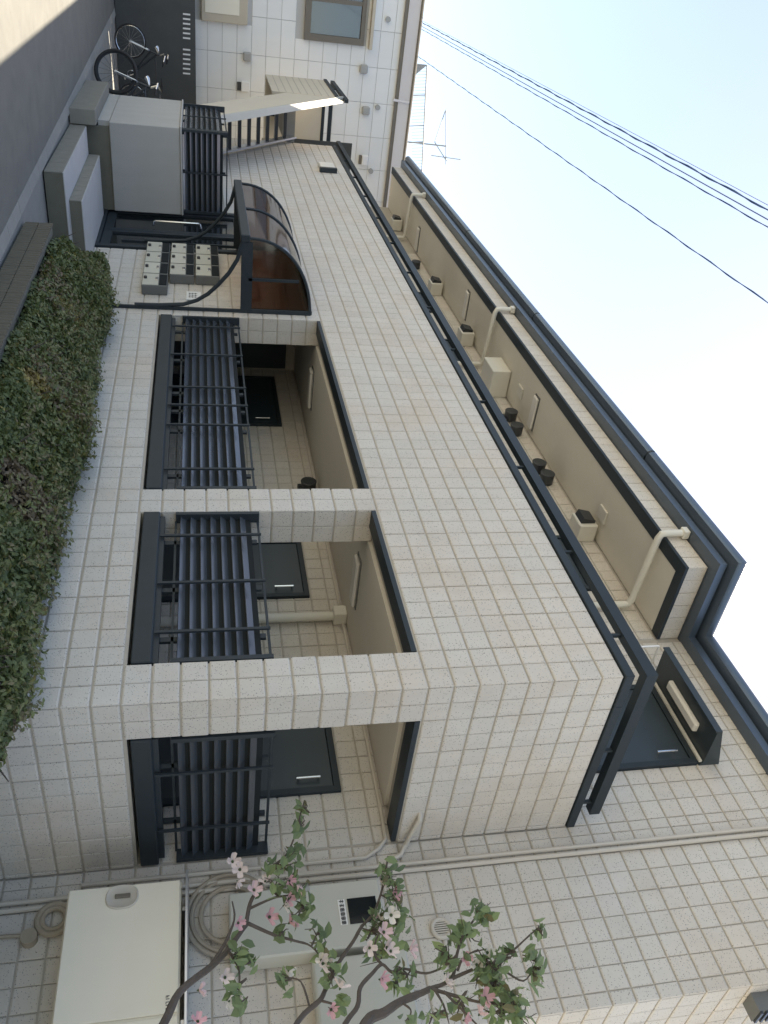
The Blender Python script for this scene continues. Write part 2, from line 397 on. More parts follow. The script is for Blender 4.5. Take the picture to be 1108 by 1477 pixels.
# right flank of the main block
field((XR,0,0), Y_, Z_, X_, D+e, 5.0, [D+e]+rx(D+PX, 5.0, PX), -0.8, 6.72, zk(-0.8, 6.72), nb=(False, True))
# beam strip under the eaves
field((0,0.86,0), X_, Z_, NEG(Y_), XL, -2.33, rx(-20.0, -2.2, PX*1.0), 6.44, 6.70, [6.44, 6.70])
field((-2.33,0,0), Y_, Z_, X_, 0.86+e, D-0.01, [0.86+e]+rx(0.86+PX, D, PX)+[D-0.01], 6.44, 6.70, [6.44, 6.70], nb=(False, True))

def cell_geom(w, h, u, v, n, g0, g1, b0, b1):
    b = 0.011; hg = 0.0075
    L0, L1, B0, B1 = -w/2+g0, w/2-g1, -h/2+hg, h/2-hg
    bl = (0.004 + g0*0.9) if b0 else 0.0; br = 0.004 + g1*0.9
    P = []
    for dep, il, ir, ib in ((-e-0.001, 0, 0, 0), (-0.006, 0, 0, 0), (0.0, bl*0.8, br*0.8, b)):
        for (p, q) in ((L0+il, B0+ib), (L1-ir, B0+ib), (L1-ir, B1-ib), (L0+il, B1-ib)):
            P.append(u*p + v*q + n*dep)
    fs = [(8,9,10,11)] + [(i,(i+1)%4,4+(i+1)%4,4+i) for i in range(4)] + [(4+i,4+(i+1)%4,8+(i+1)%4,8+i) for i in range(4)]
    if np.dot(np.cross(u, v), n) < 0: fs = [f[::-1] for f in fs]
    return P, fs
def area(c):
    o, u, v, n, w, h = c[:6]
    if np.dot(CAM - o, n) <= 0: return 0
    q = [proj(o + u*a*w/2 + v*b*h/2) for a, b in ((-1,-1),(1,-1),(1,1),(-1,1))]
    if any(t is None for t in q): return 0
    cx = sum(t[0] for t in q)/4; cy = sum(t[1] for t in q)/4
    if not (-5 < cx < 1113 and -5 < cy < 1482): return 0
    if o[1] > 1.9 and o[0] < -0.05 and o[2] < 4: return 0.1
    if o[1] < 0.1 and o[2] < -0.05: return 0.1
    return 0.5*abs(sum(q[i][0]*q[(i+1)%4][1]-q[(i+1)%4][0]*q[i][1] for i in range(4)))
ar = np.array([area(c) for c in cells]); order = np.argsort(-ar)
big = set(order[:300].tolist())
rest = MB(); cache = {}
for i, c in enumerate(cells):
    o, u, v, n, w, h, g0, g1, b0, b1 = c
    if i in big:
        k = (tuple(u), tuple(n), round(w,3), round(h,3), g0, b0, b1)
        if k not in cache:
            P, fs = cell_geom(w, h, u, v, n, g0, g1, b0, b1)
            me = bpy.data.meshes.new('block'); me.from_pydata([tuple(S*np.array(p)) for p in P], [], fs); me.materials.append(MAT['block']); me.update(); cache[k] = me
        ob = bpy.data.objects.new('block', cache[k]); COL.objects.link(ob); ob.parent = wl; ob.location = W(o)
    else:
        P, fs = cell_geom(w, h, u, v, n, g0, g1, b0, b1)
        rest.add([o + p for p in P], fs, float(rng.random()))
rest.build('blockwork', 'block', wl, A0, kind='stuff')

P = lambda name, m, *d, bev=None, par=None, label=None: bx(name, m, par or apt, apt, *d, bev=bev, label=label)
# ---- floors, soffits
P('gallery_ceiling', 'soffit', -9.3, -0.385, 0.385, D-0.005, 2.755, 2.796)
P('gallery_floor', 'concrete', -11.5, -0.385, 0.385, D, -0.2, -0.19)
P('upper_soffit', 'soffit', XL, -2.36, 1.0, D-0.004, 6.425, 6.44)
# black edging of the openings
for (a, b) in (OPA, OPB):
    P('window_sill', 'black_metal', a+0.004, b-0.004, -0.012, 0.24, 0.645, 0.79, bev=0.008)
    P('window_sill_lip', 'black_metal', a+0.03, b-0.03, 0.03, 0.10, 0.79, 0.835)
    P('head_trim', 'black_metal', a+0.003, b-0.003, 0.003, 0.2, 2.745, 2.787)
P('window_sill', 'black_metal', -0.24, 0.012, 0.384, D-0.02, 0.645, 0.79, bev=0.008)
P('window_sill_lip', 'black_metal', -0.10, -0.03, 0.42, D-0.05, 0.79, 0.835)
P('head_trim', 'black_metal', -0.2, -0.003, 0.384, D-0.02, 2.745, 2.787)
# parapet cap and rail
mb = MB(); mb.bbox(XF, 0.014, -0.014, 0.34, 4.388, 4.468, 0.006); mb.build('parapet_cap', 'black_metal', apt, A0)
mb = MB(); mb.bbox(-0.34, 0.012, 0.341, D+0.003, 4.388, 4.468, 0.006); mb.build('parapet_cap', 'black_metal', apt, A0)
mb = MB(); mb.prism([(XF-0.6, 0.0), (0.006, 0.0), (0.006, 1.79), (-0.085, 1.79), (-0.085, 0.085), (XF-0.6, 0.085)], 2, 4.575, 4.672); mb.build('parapet_rail', 'black_metal', apt, A0)
for xb in [-0.5, -1.63] + [-3.12-1.5*k for k in range(10)]:
    P('rail_bracket', 'black_metal', xb-0.012, xb+0.012, 0.03, 0.06, 4.465, 4.577)
for yb in (0.95, 1.66):
    P('rail_bracket', 'black_metal', -0.06, -0.03, yb-0.012, yb+0.012, 4.465, 4.577)
# ---- doors
def door(a, b, z0, z1, name='door', handle=True):
    f = MB(); f.box(a,a+0.06,D-0.035,D+0.012,z0,z1); f.box(b-0.06,b,D-0.035,D+0.012,z0,z1); f.box(a+0.06,b-0.06,D-0.035,D+0.012,z1-0.06,z1)
    fr = f.build('door_frame', 'black_metal', apt, A0)
    d = MB(); d.bbox(a+0.062,b-0.062,D-0.02,D+0.012,z0,z1-0.062,0.006)
    for zc in (0.25, 0.55, 0.82): pass
    dd = d.build(name, 'door_panel', apt, A0)
    if handle:
        h = MB(); hz = z1-0.40; h.tube([(b-0.14,D-0.07,hz),(b-0.14,D-0.07,hz+0.22)],0.012,8); h.tube([(b-0.14,D-0.07,hz+0.02),(b-0.14,D-0.02,hz+0.02)],0.01,6); h.tube([(b-0.14,D-0.07,hz+0.20),(b-0.14,D-0.02,hz+0.20)],0.01,6)
        h.build('door_handle', 'chrome', dd, A0)
for a, b in gdoors: door(a, b, -0.2, 2.385)
for a, b in udoors: door(a, b, 3.45, 5.98 if a < -2 else 6.018)
# glazed entrance double door in the front wall
EN = MB()
x0, x1, zb, zt = -11.52, -9.42, -0.43, 1.98
for a, b, z0, z1 in ((x0,x0+0.09,zb,zt),(x1-0.09,x1,zb,zt),(x0+0.09,x1-0.09,zt-0.1,zt),(x0+0.09,x1-0.09,zb,zb+0.05)): EN.box(a,b,-0.03,0.12,z0,z1)
ef = EN.build('entrance_frame', 'black_metal', apt, A0)
xm = -10.32
for a, b in ((x0+0.1, xm-0.004), (xm+0.004, x1-0.1)):
    st = MB()
    for p in ((a,a+0.1,0,1),(b-0.1,b,0,1)): st.box(p[0],p[1],0.0,0.07,zb+0.06,zt-0.11)
    st.box(a+0.1,b-0.1,0.0,0.07,zt-0.23,zt-0.11); st.box(a+0.1,b-0.1,0.0,0.07,zb+0.06,zb+0.2)
    lf = st.build('entrance_door', 'black_metal', apt, A0)
    g = MB(); g.box(a+0.1,b-0.1,0.03,0.042,zb+0.2,zt-0.23); g.build('pane', 'dark_glass', lf, A0)
    if b < xm+0.01:
        h = MB(); hx = -10.62; h.tube([(hx,0.0,0.40),(hx,-0.075,0.41),(hx,-0.09,0.44),(hx,-0.09,1.14),(hx,-0.075,1.17),(hx,0.0,1.18)],0.018,8); h.build('door_handle', 'chrome', lf, A0, True)
P('dark_end_panel', 'door_panel', -9.298, -9.27, 0.42, 1.92, -0.19, 2.60, bev=0.006)  # dark panel added to stand in for shade at the gallery's far end
# lobby block behind the entrance
P('lobby_wall', 'cream_wall', -11.55, -9.4, 0.38, 0.40, -0.43, 2.79)
P('entrance_trim', 'cream_wall', -11.72, -11.56, -0.03, 0.0, -0.43, 1.98)
# ---- roof edge: trim, gutter, coping following the step in the wall
def lshape(front, ret, right, back, z0, z1, name, m, bev=False):
    poly = [(XL-0.2, front), (ret, front), (ret, right), (XR+0.35, right), (XR+0.35, back), (XL-0.2, back)]
    mb = MB(); mb.prism(poly, 2, z0, z1); return mb.build(name, m, apt, A0)
mb = MB(); mb.prism([(XL,0.852),(-2.322,0.852),(-2.322,D-0.01),(-2.47,D-0.01),(-2.47,1.02),(XL,1.02)], 2, 6.415, 6.452); mb.build('soffit_trim', 'black_metal', apt, A0)
lshape(0.70, -2.18, D-0.16, 9.0, 6.702, 6.79, 'gutter', 'gutter_metal')
lshape(0.74, -2.22, D-0.12, 9.0, 6.791, 6.815, 'gutter_gap', 'black_metal')
# rounded coping: swept half-round profile
prof = [(0.0, 6.816), (-0.10, 6.816), (-0.15, 6.84), (-0.17, 6.885), (-0.165, 6.93), (-0.13, 6.97), (-0.06, 6.99), (0.0, 6.99)]
path = [(XL-0.25, 0.76, (0,1)), (-2.24, 0.76, (-1,1)), (-2.24, D-0.10, (-1,1)), (XR+0.4, D-0.10, (0,1))]
cop = MB(); V = []
for (px, py, dirn) in path:
    for (o, z) in prof:                                     # o is negative outwards: -y for fronts, +x for the return
        ax = -o if dirn[0] else 0.0
        V.append((px + ax, py + o, z))
n = len(prof); fs = []
for i in range(3):
    for k in range(n-1): fs.append((i*n+k, (i+1)*n+k, (i+1)*n+k+1, i*n+k+1))
cop.add(V, fs); cop.build('coping', 'gutter_metal', apt, A0, smooth=True)
for xs in (-4.4, -9.0, -13.6): 
    c = MB(); c.add([(xs+dx, 0.76+o*1.02, z) for dx in (0,0.03) for (o,z) in prof], [(k, n+k, n+k+1, k+1) for k in range(n-1)]); c.build('coping_joint', 'black_metal', apt, A0)
mb = MB(); mb.prism([(XL-0.2,0.78),(-2.26,0.78),(-2.26,D-0.08),(XR+0.3,D-0.08),(XR+0.3,9.0),(XL-0.2,9.0)], 2, 6.952, 6.986); mb.build('roof', 'gutter_metal', apt, A0)
# ---- downpipes
for xd in (-2.88, -9.6, -17.0):
    mb = MB(); mb.tube([(xd,0.79,6.71),(xd,0.79,6.44),(xd,0.80,6.37),(xd,0.86,6.345),(xd,1.80,6.30),(xd,1.87,6.27),(xd,1.875,6.2),(xd,1.875,3.5)], 0.042, 12)
    dp = mb.build('downpipe', 'cream_pvc', apt, A0, True)
    mb = MB(); mb.bbox(xd-0.055,xd+0.055,0.735,0.845,6.62,6.70,0.01); mb.build('collar', 'cream_pvc', dp, A0)
mb = MB(); mb.tube([(-2.85,1.87,-0.2),(-2.85,1.87,2.70)], 0.05, 12); mb.build('downpipe', 'cream_pvc', apt, A0, True)
P('pipe_box', 'cream_pvc', -2.93, -2.77, 1.78, 1.94, 2.60, 2.75, bev=0.01)
# conduits on the right wall and along the gallery
for xc, r in ((0.225, 0.020), (0.285, 0.020)):
    mb = MB(); mb.tube([(xc,D-0.03,-0.84),(xc,D-0.03,6.70)], r, 8); mb.build('conduit', 'conduit', apt, A0, True)
mb = MB(); mb.tube([(-0.03,D-0.42,2.96),(0.03,D-0.36,2.95),(0.035,D-0.16,2.90),(0.06,D-0.05,2.86),(0.14,D-0.035,2.80),(0.18,D-0.03,2.70)], 0.022, 8); mb.build('conduit', 'conduit', apt, A0, True)
mb = MB(); mb.tube([(-9.2,D-0.03,2.71),(-0.3,D-0.03,2.71),(-0.02,D-0.03,2.70),(0.06,D-0.03,2.62),(0.13,D-0.03,2.5),(0.13,D-0.03,0.2)], 0.018, 8); mb.build('conduit', 'conduit', apt, A0, True)
# round vent grille
vc = on((637,1338), 1, D-0.03)
vg = MB(); vg.ring((vc[0], D-0.02, vc[2]), 0.075, 0.018, (0,1,0), 24, 8); vgo = vg.build('vent_grille', 'conduit', apt, A0, True)
for k in range(-3,4):
    hh = math.sqrt(max(0.0004, 0.065**2-(k*0.018)**2)); s_ = MB(); s_.box(vc[0]+k*0.018-0.005, vc[0]+k*0.018+0.005, D-0.03, D-0.01, vc[2]-hh, vc[2]+hh); s_.build('slat', 'conduit', vgo, A0)
b2 = MB(); b2.disc((vc[0], D-0.004, vc[2]), 0.07, -0.004, (0,1,0)); b2.build('backing', 'dark_print', vgo, A0)
# ---- boxes and vent hoods high on the upper gallery wall
def vent_box(x0, x1, z0=6.12, z1=6.38):
    b = P('vent_box', 'cream_pvc', x0, x1, 1.68, D-0.002, z0, z1, bev=0.01)
    v = MB(); cx = x0-0.02
    v.prism([(1.60,z0+0.06),(1.678,z0+0.03),(1.678,z1-0.03),(1.64,z1-0.03)], 0, x0+0.03, x1-0.06); v.build('vent_louvre', 'dark_paint', b, A0)
for px in ((832,752),(668,478),(617,407),(572,317)):
    q = on(px, 1, 1.70); vent_box(q[0]-0.18, q[0]+0.14)
def vent_hood(x, z, y=D):
    v = MB(); v.tube([(x,y-0.01,z),(x,y-0.17,z)], 0.105, 16); v.ring((x,y-0.165,z),0.10,0.012,(0,1,0),18,6); v.box(x-0.10,x+0.10,y-0.06,y-0.004,z-0.14,z-0.08)
    v.build('vent_hood', 'dark_paint', apt, A0, True)
for px in ((737,598),(745,618),(777,672),(789,688),(600,381)):
    q = on(px, 1, D-0.1); vent_hood(q[0], q[2])
q = on((445,700), 1, D-0.1); vent_hood(q[0], q[2])
P('equipment_box', 'cream_pvc', -9.0, -8.42, 1.45, D-0.002, 6.08, 6.41, bev=0.012)
for px in ((870,742),(751,565)):
    q = on(px, 2, 6.42); mb = MB(); mb.bbox(q[0]-0.11,q[0]+0.11,q[1]-0.1,q[1]+0.1,6.395,6.424,0.006); mb.build('access_panel', 'cream_pvc', apt, A0)
# hood above the corner door
hd = MB(); hd.prism([(D-0.002,6.022),(D-0.002,6.25),(1.44,6.10),(1.44,6.03),(1.455,6.03),(1.46,6.05),(D-0.05,6.06)], 0, -1.70, -0.535); ho = hd.build('door_hood', 'door_panel', apt, A0)
mb = MB(); mb.box(-1.66,-0.55,D-0.06,D-0.036,6.019,6.05); mb.build('drip_bar', 'cream_pvc', ho, A0)
mb = MB(); mb.bbox(-1.40,-0.78,1.62,1.74,6.0,6.065,0.02); mb.build('lamp', 'lamp_cover', ho, A0)
mb = MB(); mb.tube([(-1.74,1.46,6.0),(-1.74,1.46,5.72)],0.012,6); mb.tube([(-1.74,1.46,6.0),(-1.74,D,6.0)],0.012,6); mb.build('bracket', 'white_paint', ho, A0)
# rectangular wall lamp on the front parapet
q0 = on((462,252),1,-0.05)
mb = MB(); mb.bbox(-15.75,-15.25,-0.09,-0.002,3.78,4.12,0.02); wlmp = mb.build('wall_lamp', 'lamp_cover', apt, A0)
mb = MB(); mb.box(-15.25,-15.14,-0.10,-0.002,3.76,4.14); mb.build('lamp_back', 'black_metal', wlmp, A0)

q = on((1094,1447),0,XR+0.05)
mb = MB(); mb.prism([(q[1]-0.09,q[2]-0.08),(q[1]+0.09,q[2]-0.08),(q[1]+0.07,q[2]+0.16),(q[1]-0.07,q[2]+0.16)], 0, XR+0.002, XR+0.14); fv = mb.build('vent_hood', 'grey_box_dark', apt, A0)
for k in range(4):
    mb = MB(); mb.box(XR+0.141,XR+0.16,q[1]-0.08,q[1]+0.08,q[2]-0.07+k*0.05,q[2]-0.05+k*0.05); mb.build('vent_blade', 'dark_paint', fv, A0)
qa, qb = on((508,207),0,-19.9), on((508,252),0,-19.9)
P('partition_panel', 'charcoal_wall', -19.92, -19.88, qa[1], qb[1], 3.46, qa[2])
# ceiling lights: surface mounted fittings
def ceiling_light(x, y0, y1, z, label):
    t = thing('ceiling_light', label, 'light', (x,(y0+y1)/2,z), 'ceiling lights of the galleries')
    mb = MB(); mb.bbox(x-0.09,x+0.09,y0,y1,z-0.055,z-0.012,0.018); mb.build('diffuser', 'lamp_cover', t, (x,(y0+y1)/2,z))
    mb = MB(); mb.box(x-0.10,x+0.10,y0-0.02,y1+0.02,z-0.0125,z-0.002); mb.build('base_plate', 'grey_box_dark', t, (x,(y0+y1)/2,z))
for px, lb in (((769,595), 'long flat light on upper gallery ceiling beside the square access panel'), ((672,440), 'long flat light on upper gallery ceiling left of the middle downpipe'), ((602,345), 'long flat light on upper gallery ceiling near the stair end')):
    q = on(px, 2, 6.4); ceiling_light(q[0], q[1]-0.28, q[1]+0.28, 6.427, lb)
q = on((511,838), 2, 2.72); ceiling_light(q[0], q[1]-0.3, q[1]+0.3, 2.757, 'long flat light on lower gallery ceiling behind the narrower front opening')
q = on((447,560), 2, 2.72); ceiling_light(q[0], min(q[1],1.55)-0.3, min(q[1],1.55)+0.3, 2.757, 'long flat light on lower gallery ceiling behind the wider front opening')

# ================================================================== LOUVRE SCREENS
def louvre(label, a, b, posts, face, z0=0.948, z1=1.655, nsl=8, legs=0.80, off=0.0, sp=(0.0,0.0)):
    """face 'y': runs along x at y = off, looks to -y ; face 'x': runs along y at x = off, looks to +x"""
    mid = (a+b)/2
    org = (mid, off+0.05, z0) if face == 'y' else (off-0.05, mid, z0)
    t = thing('louvre_screen', label, 'louvre screen', org, 'black louvre screens')
    def T(u, w, z):                                    # u along, w inwards, z
        return (u, off+w, z) if face == 'y' else (off-w, u, z)
    pitch = (z1-z0)/nsl
    for i in range(nsl):
        zc = z0 + (i+0.5)*pitch
        ys, zs = 0.020, 0.0245
        prof = [(0.05-ys, zc-zs), (0.05+ys, zc+zs), (0.05+ys-0.006, zc+zs+0.005), (0.05-ys-0.006, zc-zs+0.005)]
        fs = [(0,1,2,3),(7,6,5,4)] + [(k,4+k,4+(k+1)%4,(k+1)%4) for k in range(4)]
        mb = MB(); mb.add([T(u, w, z) for u in (a+0.02, b-0.02) for (w, z) in prof], fs)
        gap_shade = [(0.066, zc+zs-0.003), (0.070, zc+zs-0.003), (0.070, zc+pitch-zs+0.012), (0.066, zc+pitch-zs+0.012)]  # matte black strip added behind the slats to paint the gaps dark
        shade_mb = None
        if i < nsl-1: shade_mb = MB(); shade_mb.add([T(u, w, z) for u in (a+0.02, b-0.02) for (w, z) in gap_shade], fs); sl_o = mb.build('slat', 'slat_metal', t, org)
        if shade_mb: shade_mb.build('slat_gap_shade', 'matte_black', sl_o, org)
    def vbar(u, w0, w1, half, zz0, zz1, name):
        c = [T(u-half,w0,zz0), T(u+half,w1,zz1)]
        lo = [min(c[0][k],c[1][k]) for k in range(3)]; hi = [max(c[0][k],c[1][k]) for k in range(3)]
        mb = MB(); mb.box(lo[0],hi[0],lo[1],hi[1],lo[2],hi[2]); mb.build(name, 'black_metal', t, org)
    for u in (a+0.022, b-0.022): vbar(u, 0.0, 0.10, 0.02, z0-0.02, z1+0.025, 'end_stile')
    for u in posts:
        vbar(u, -0.002, 0.016, 0.0125, legs, z1+0.002, 'post'); vbar(u, 0.085, 0.11, 0.025, legs, z1-0.01, 'backing_post')
        c = T(u, 0.006, z1+0.002); mb = MB(); mb.disc(c, 0.014, 0.02, (0,0,1), 10); mb.build('bolt', 'black_metal', t, org)
    for zz in (z0-0.03, z1+0.002):
        c = [T(a+0.03, 0.085, zz), T(b-0.03, 0.108, zz+0.02)]
        lo = [min(c[0][k],c[1][k]) for k in range(3)]; hi = [max(c[0][k],c[1][k]) for k in range(3)]
        mb = MB(); mb.box(lo[0],hi[0],lo[1],hi[1],lo[2],hi[2]); mb.build('rail', 'black_metal', t, org)
    return t
louvre('long black slatted screen in the wider opening beside the mailboxes', OPA[0]+0.0, OPA[1]+0.0, (-6.5,-5.64,-4.77,-4.34,-3.9,-3.02), 'y')
louvre('black slatted screen with three posts in the narrower front opening', OPB[0], OPB[1], (-1.93,-1.29,-0.71), 'y')
louvre('black slatted screen in the end opening facing the grey meter box', 0.40, D-0.01, (0.8,1.5), 'x')

# ================================================================== ENTRANCE CANOPY
cx0, cx1, cf, cz0, cz1 = -9.70, -7.02, -1.03, 1.80, 2.66
can = thing('entrance_canopy', 'curved smoked brown canopy with black frame above the mailboxes', 'canopy', (-8.36,-0.5,cz0))
CO = ORI[can.name]
def arc(t): return (cf*math.cos(t)**1.0 if False else cf*(1-math.sin(t)**2.2*0.0 - (1-math.cos(t))), cz0 + (cz1-cz0)*math.sin(t)**0.9)
AN = 14
AP = [arc(math.pi/2*k/AN) for k in range(AN+1)]
for a, b in ((cx0+0.02, (cx0+cx1)/2-0.02), ((cx0+cx1)/2+0.02, cx1-0.02)):
    mb = MB(); vs = [(a,y,z) for y,z in AP] + [(b,y,z) for y,z in AP]; k = AN+1
    mb.add(vs, [(i,k+i,k+i+1,i+1) for i in range(AN)]); mb.build('roof_sheet', 'smoked_sheet', can, CO, True)
for i, xr in enumerate((cx0, (cx0+cx1)/2, cx1)):
    mb = MB(); mb.tube([(xr,y,z) for y,z in AP], 0.022, 6); mb.build('rib', 'black_metal', can, CO, True)
mb = MB(); mb.bbox(cx0-0.03,cx1+0.03,cf-0.05,cf+0.05,cz0-0.11,cz0+0.01,0.01); mb.build('front_beam', 'black_metal', can, CO)
mb = MB(); mb.box(cx0,cx1,-0.05,-0.004,cz1-0.03,cz1+0.03); mb.build('wall_rail', 'black_metal', can, CO)
for xe in (cx0, cx1):
    mb = MB(); mb.box(xe-0.02,xe+0.02,cf+0.05,-0.004,cz0-0.10,cz0); mb.build('end_beam', 'black_metal', can, CO)
    mb = MB(); pl = [(y,z) for y,z in AP] + [(-0.02,cz0)]
    mb.prism(pl, 0, xe-0.004, xe+0.004); mb.build('end_sheet', 'smoked_sheet', can, CO)
    mb = MB(); mb.box(xe-0.025,xe+0.025,-0.06,-0.004,cz0,cz1); mb.build('end_post', 'black_metal', can, CO)
    mb = MB(); mb.box(xe-0.018,xe+0.018,-0.045,-0.004,-0.05,cz0-0.10); mb.build('wall_post', 'black_metal', can, CO)
    br = [(-0.055,0.30),(-0.06,0.62),(-0.085,0.94),(-0.15,1.12),(-0.245,1.264),(-0.38,1.40),(-0.545,1.537),(-0.74,1.65),(-1.0,1.72)]
    mb = MB(); mb.tube([(xe,y,z) for y,z in br], 0.028, 8); mb.build('brace', 'black_metal', can, CO, True)
mb = MB(); mb.box(cx1-0.02,cx1+0.02,-0.50,-0.46,cz0,cz1-0.18); mb.box(cx1-0.02,cx1+0.02,cf+0.05,-0.06,cz0+0.0,cz0+0.05); mb.build('end_mullion', 'black_metal', can, CO)

# ================================================================== MAILBOXES
def mailbox(x0, z0, label):
    w, h, dpt = 0.455, 0.355, 0.15
    org = (x0+w/2, -dpt/2, z0)
    t = thing('mailbox', label, 'mailbox', org, 'mailboxes beside the entrance')
    mb = MB(); mb.bbox(x0+0.004,x0+w-0.004,-dpt+0.012,-0.003,z0+0.004,z0+h-0.004,0.008); mb.build('body', 'grey_box_dark', t, org)
    mb = MB(); mb.bbox(x0+0.012,x0+w-0.012,-dpt,-dpt+0.011,z0+0.012,z0+h-0.125,0.003); d = mb.build('door', 'mailbox_cream', t, org)
    mb = MB(); mb.disc((x0+w*0.45,-dpt,z0+0.05),0.024,0.03,(0,-1,0),10); mb.build('knob', 'dark_print', d, org)
    mb = MB(); mb.bbox(x0+w*0.38,x0+w*0.62,-dpt-0.012,-dpt-0.001,z0+0.185,z0+0.225,0.003); mb.build('name_holder', 'chrome', d, org)
    mb = MB(); mb.bbox(x0+0.03,x0+w-0.03,-dpt+0.002,-dpt+0.0115,z0+h-0.115,z0+h-0.012,0.003); mb.build('slot_flap', 'matte_black', t, org)
rown = ('bottom', 'middle', 'top')
coln = ('nearest the glass door', 'second from the glass door', 'third from the glass door', 'farthest from the glass door')
for r in range(3):
    for c in range(4 if r == 0 else 3):
        mailbox(-9.36 + 0.463*c, 0.36 + 0.366*r, 'cream mailbox with black knob in the %s row, %s' % (rown[r], coln[c]))
pl = thing('notice_plate', 'small white plate with three dark characters on wall beside mailboxes', 'sign', (-7.6,-0.01,1.0))
po = ORI[pl.name]
mb = MB(); mb.bbox(-7.68,-7.38,-0.016,-0.002,0.97,1.17,0.003); mb.build('plate', 'white_print', pl, po)
for k in range(3):
    mb = MB(); xx = -7.60+0.065*k
    for zz in (1.01,1.05,1.09): mb.box(xx-0.02,xx+0.02,-0.0185,-0.0165,zz,zz+0.012)
    mb.box(xx-0.005,xx+0.005,-0.0190,-0.0170,1.0,1.12); mb.build('character', 'dark_print', pl, po)

# ================================================================== STEPS, ENCLOSURE, STAIR
st = thing('entrance_steps', 'two ribbed tile steps rising from the road to the glass entrance door', 'steps', (-9.7,-0.9,G)); so = ORI[st.name]
def step(z0, z1, yf, xe, nm):
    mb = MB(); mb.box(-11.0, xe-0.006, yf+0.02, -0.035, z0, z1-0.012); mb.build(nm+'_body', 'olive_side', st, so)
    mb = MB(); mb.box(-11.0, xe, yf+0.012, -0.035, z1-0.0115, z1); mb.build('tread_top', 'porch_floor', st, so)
    x = xe
    while x > -11.0:
        mb = MB(); mb.bbox(max(x-0.235,-11.0), x-0.004, yf, yf+0.0115 if False else yf+0.019, z0+0.002, z1-0.013, 0.003); mb.build('nosing_tile', 'ribbed_tile', st, so); x -= 0.24
step(G, -0.60, -1.42, -8.10, 'step'); step(-0.60, -0.43, -0.99, -8.36, 'step')
en = thing('enclosure_wall', 'low grey rendered wall with darker base beside the entrance steps', 'wall', (-12.2,-0.75,G)); eo = ORI[en.name]
mb = MB(); mb.bbox(-13.6,-11.22,-1.46,-0.035,-0.27,0.855,0.012); mb.build('rendered_wall', 'grey_render', en, eo)
mb = MB(); mb.box(-13.6,-11.30,-1.459,-1.38,-0.45,-0.2705); mb.build('rendered_wall', 'grey_render', en, eo)
mb = MB(); mb.bbox(-13.6,-11.02,-1.66,-1.425,G,-0.452,0.01); mb.build('kerb_block', 'ribbed_tile', en, eo)
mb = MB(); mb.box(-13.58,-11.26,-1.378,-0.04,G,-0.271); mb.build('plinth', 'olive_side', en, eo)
mb = MB(); mb.bbox(-13.62,-11.20,-1.48,-0.036,0.8555,0.885,0.006); mb.build('coping', 'grey_render', en, eo)
louvre('black slatted screen standing on the low grey wall, facing the steps', -1.44, -0.06, (-0.75,), 'x', 0.90, 1.62, 8, 0.89, -11.25)
louvre('black slatted screen standing on the low grey wall, facing the road', -13.5, -11.33, (-12.4,), 'y', 0.90, 1.62, 8, 0.89, -1.44)

sr = thing('outdoor_staircase', 'open tread steel staircase with cream side panel and metal handrail cap', 'staircase', (-15,-0.6,G)); ro = ORI[sr.name]
sl = 3.0/3.6
nos = lambda x: 3.45 + (x+17.9)*-sl
for i in range(19):
    z = 3.45 - (i+1)*0.226; x = -17.9 + (i+1)*0.271
    mb = MB(); mb.bbox(x-0.30,x,-0.968,-0.137,z-0.075,z,0.004); mb.build('tread', 'dark_paint', sr, ro)
def slanted(y0, y1, lo, hi, xa, xb, name, m):
    mb = MB(); mb.prism([(xa, nos(xa)+lo), (xb, nos(xb)+lo), (xb, nos(xb)+hi), (xa, nos(xa)+hi)], 1, y0, y1); mb.build(name, m, sr, ro)
slanted(-0.135,-0.095,-0.24,0.05,-17.9,-12.8,'stringer','steel')
slanted(-1.0,-0.97,-0.24,0.05,-17.9,-12.8,'stringer','dark_paint')
slanted(-1.09,-1.03,-0.26,1.06,-17.9,-14.2,'side_panel','cream_wall')
slanted(-1.13,-0.98,1.062,1.12,-17.9,-14.15,'handrail_cap','grey_box')
slanted(-1.02,-0.98,0.86,0.91,-17.85,-14.2,'handrail','chrome')
mb = MB(); mb.box(-20.3,-17.91,-1.0,0.0,3.2,3.45); mb.build('landing', 'concrete', sr, ro)
mb = MB(); mb.box(-20.35,-17.95,-1.09,-1.03,2.87,4.385); mb.build('landing_parapet', 'cream_wall', sr, ro)
mb = MB(); mb.box(-20.35,-20.28,-1.02,0.9,2.87,4.385); mb.build('landing_parapet', 'cream_wall', sr, ro)
for k in range(1,9):
    mb = MB(); mb.box(-20.33,-17.97,-1.094,-1.0905,2.87+k*0.17-0.008,2.87+k*0.17+0.008); mb.build('joint', 'mortar', sr, ro)
mb = MB(); mb.box(-20.37,-17.93,-1.12,-1.0,4.387,4.47); mb.box(-20.37,-20.26,-1.0,0.9,4.387,4.47); mb.build('parapet_cap', 'black_metal', sr, ro)
mb = MB(); mb.box(-20.36,-17.7,-1.10,-1.02,4.575,4.672); mb.box(-20.36,-20.28,-1.02,0.9,4.575,4.672); mb.build('parapet_rail', 'black_metal', sr, ro)
for xx in (-18.1,-19.3): 
    mb = MB(); mb.box(xx-0.015,xx+0.015,-1.07,-1.04,4.47,4.575); mb.build('rail_bracket', 'black_metal', sr, ro)
mb = MB(); mb.box(-19.9,-19.8,-0.3,-0.2,G,3.2); mb.build('post', 'dark_paint', sr, ro)

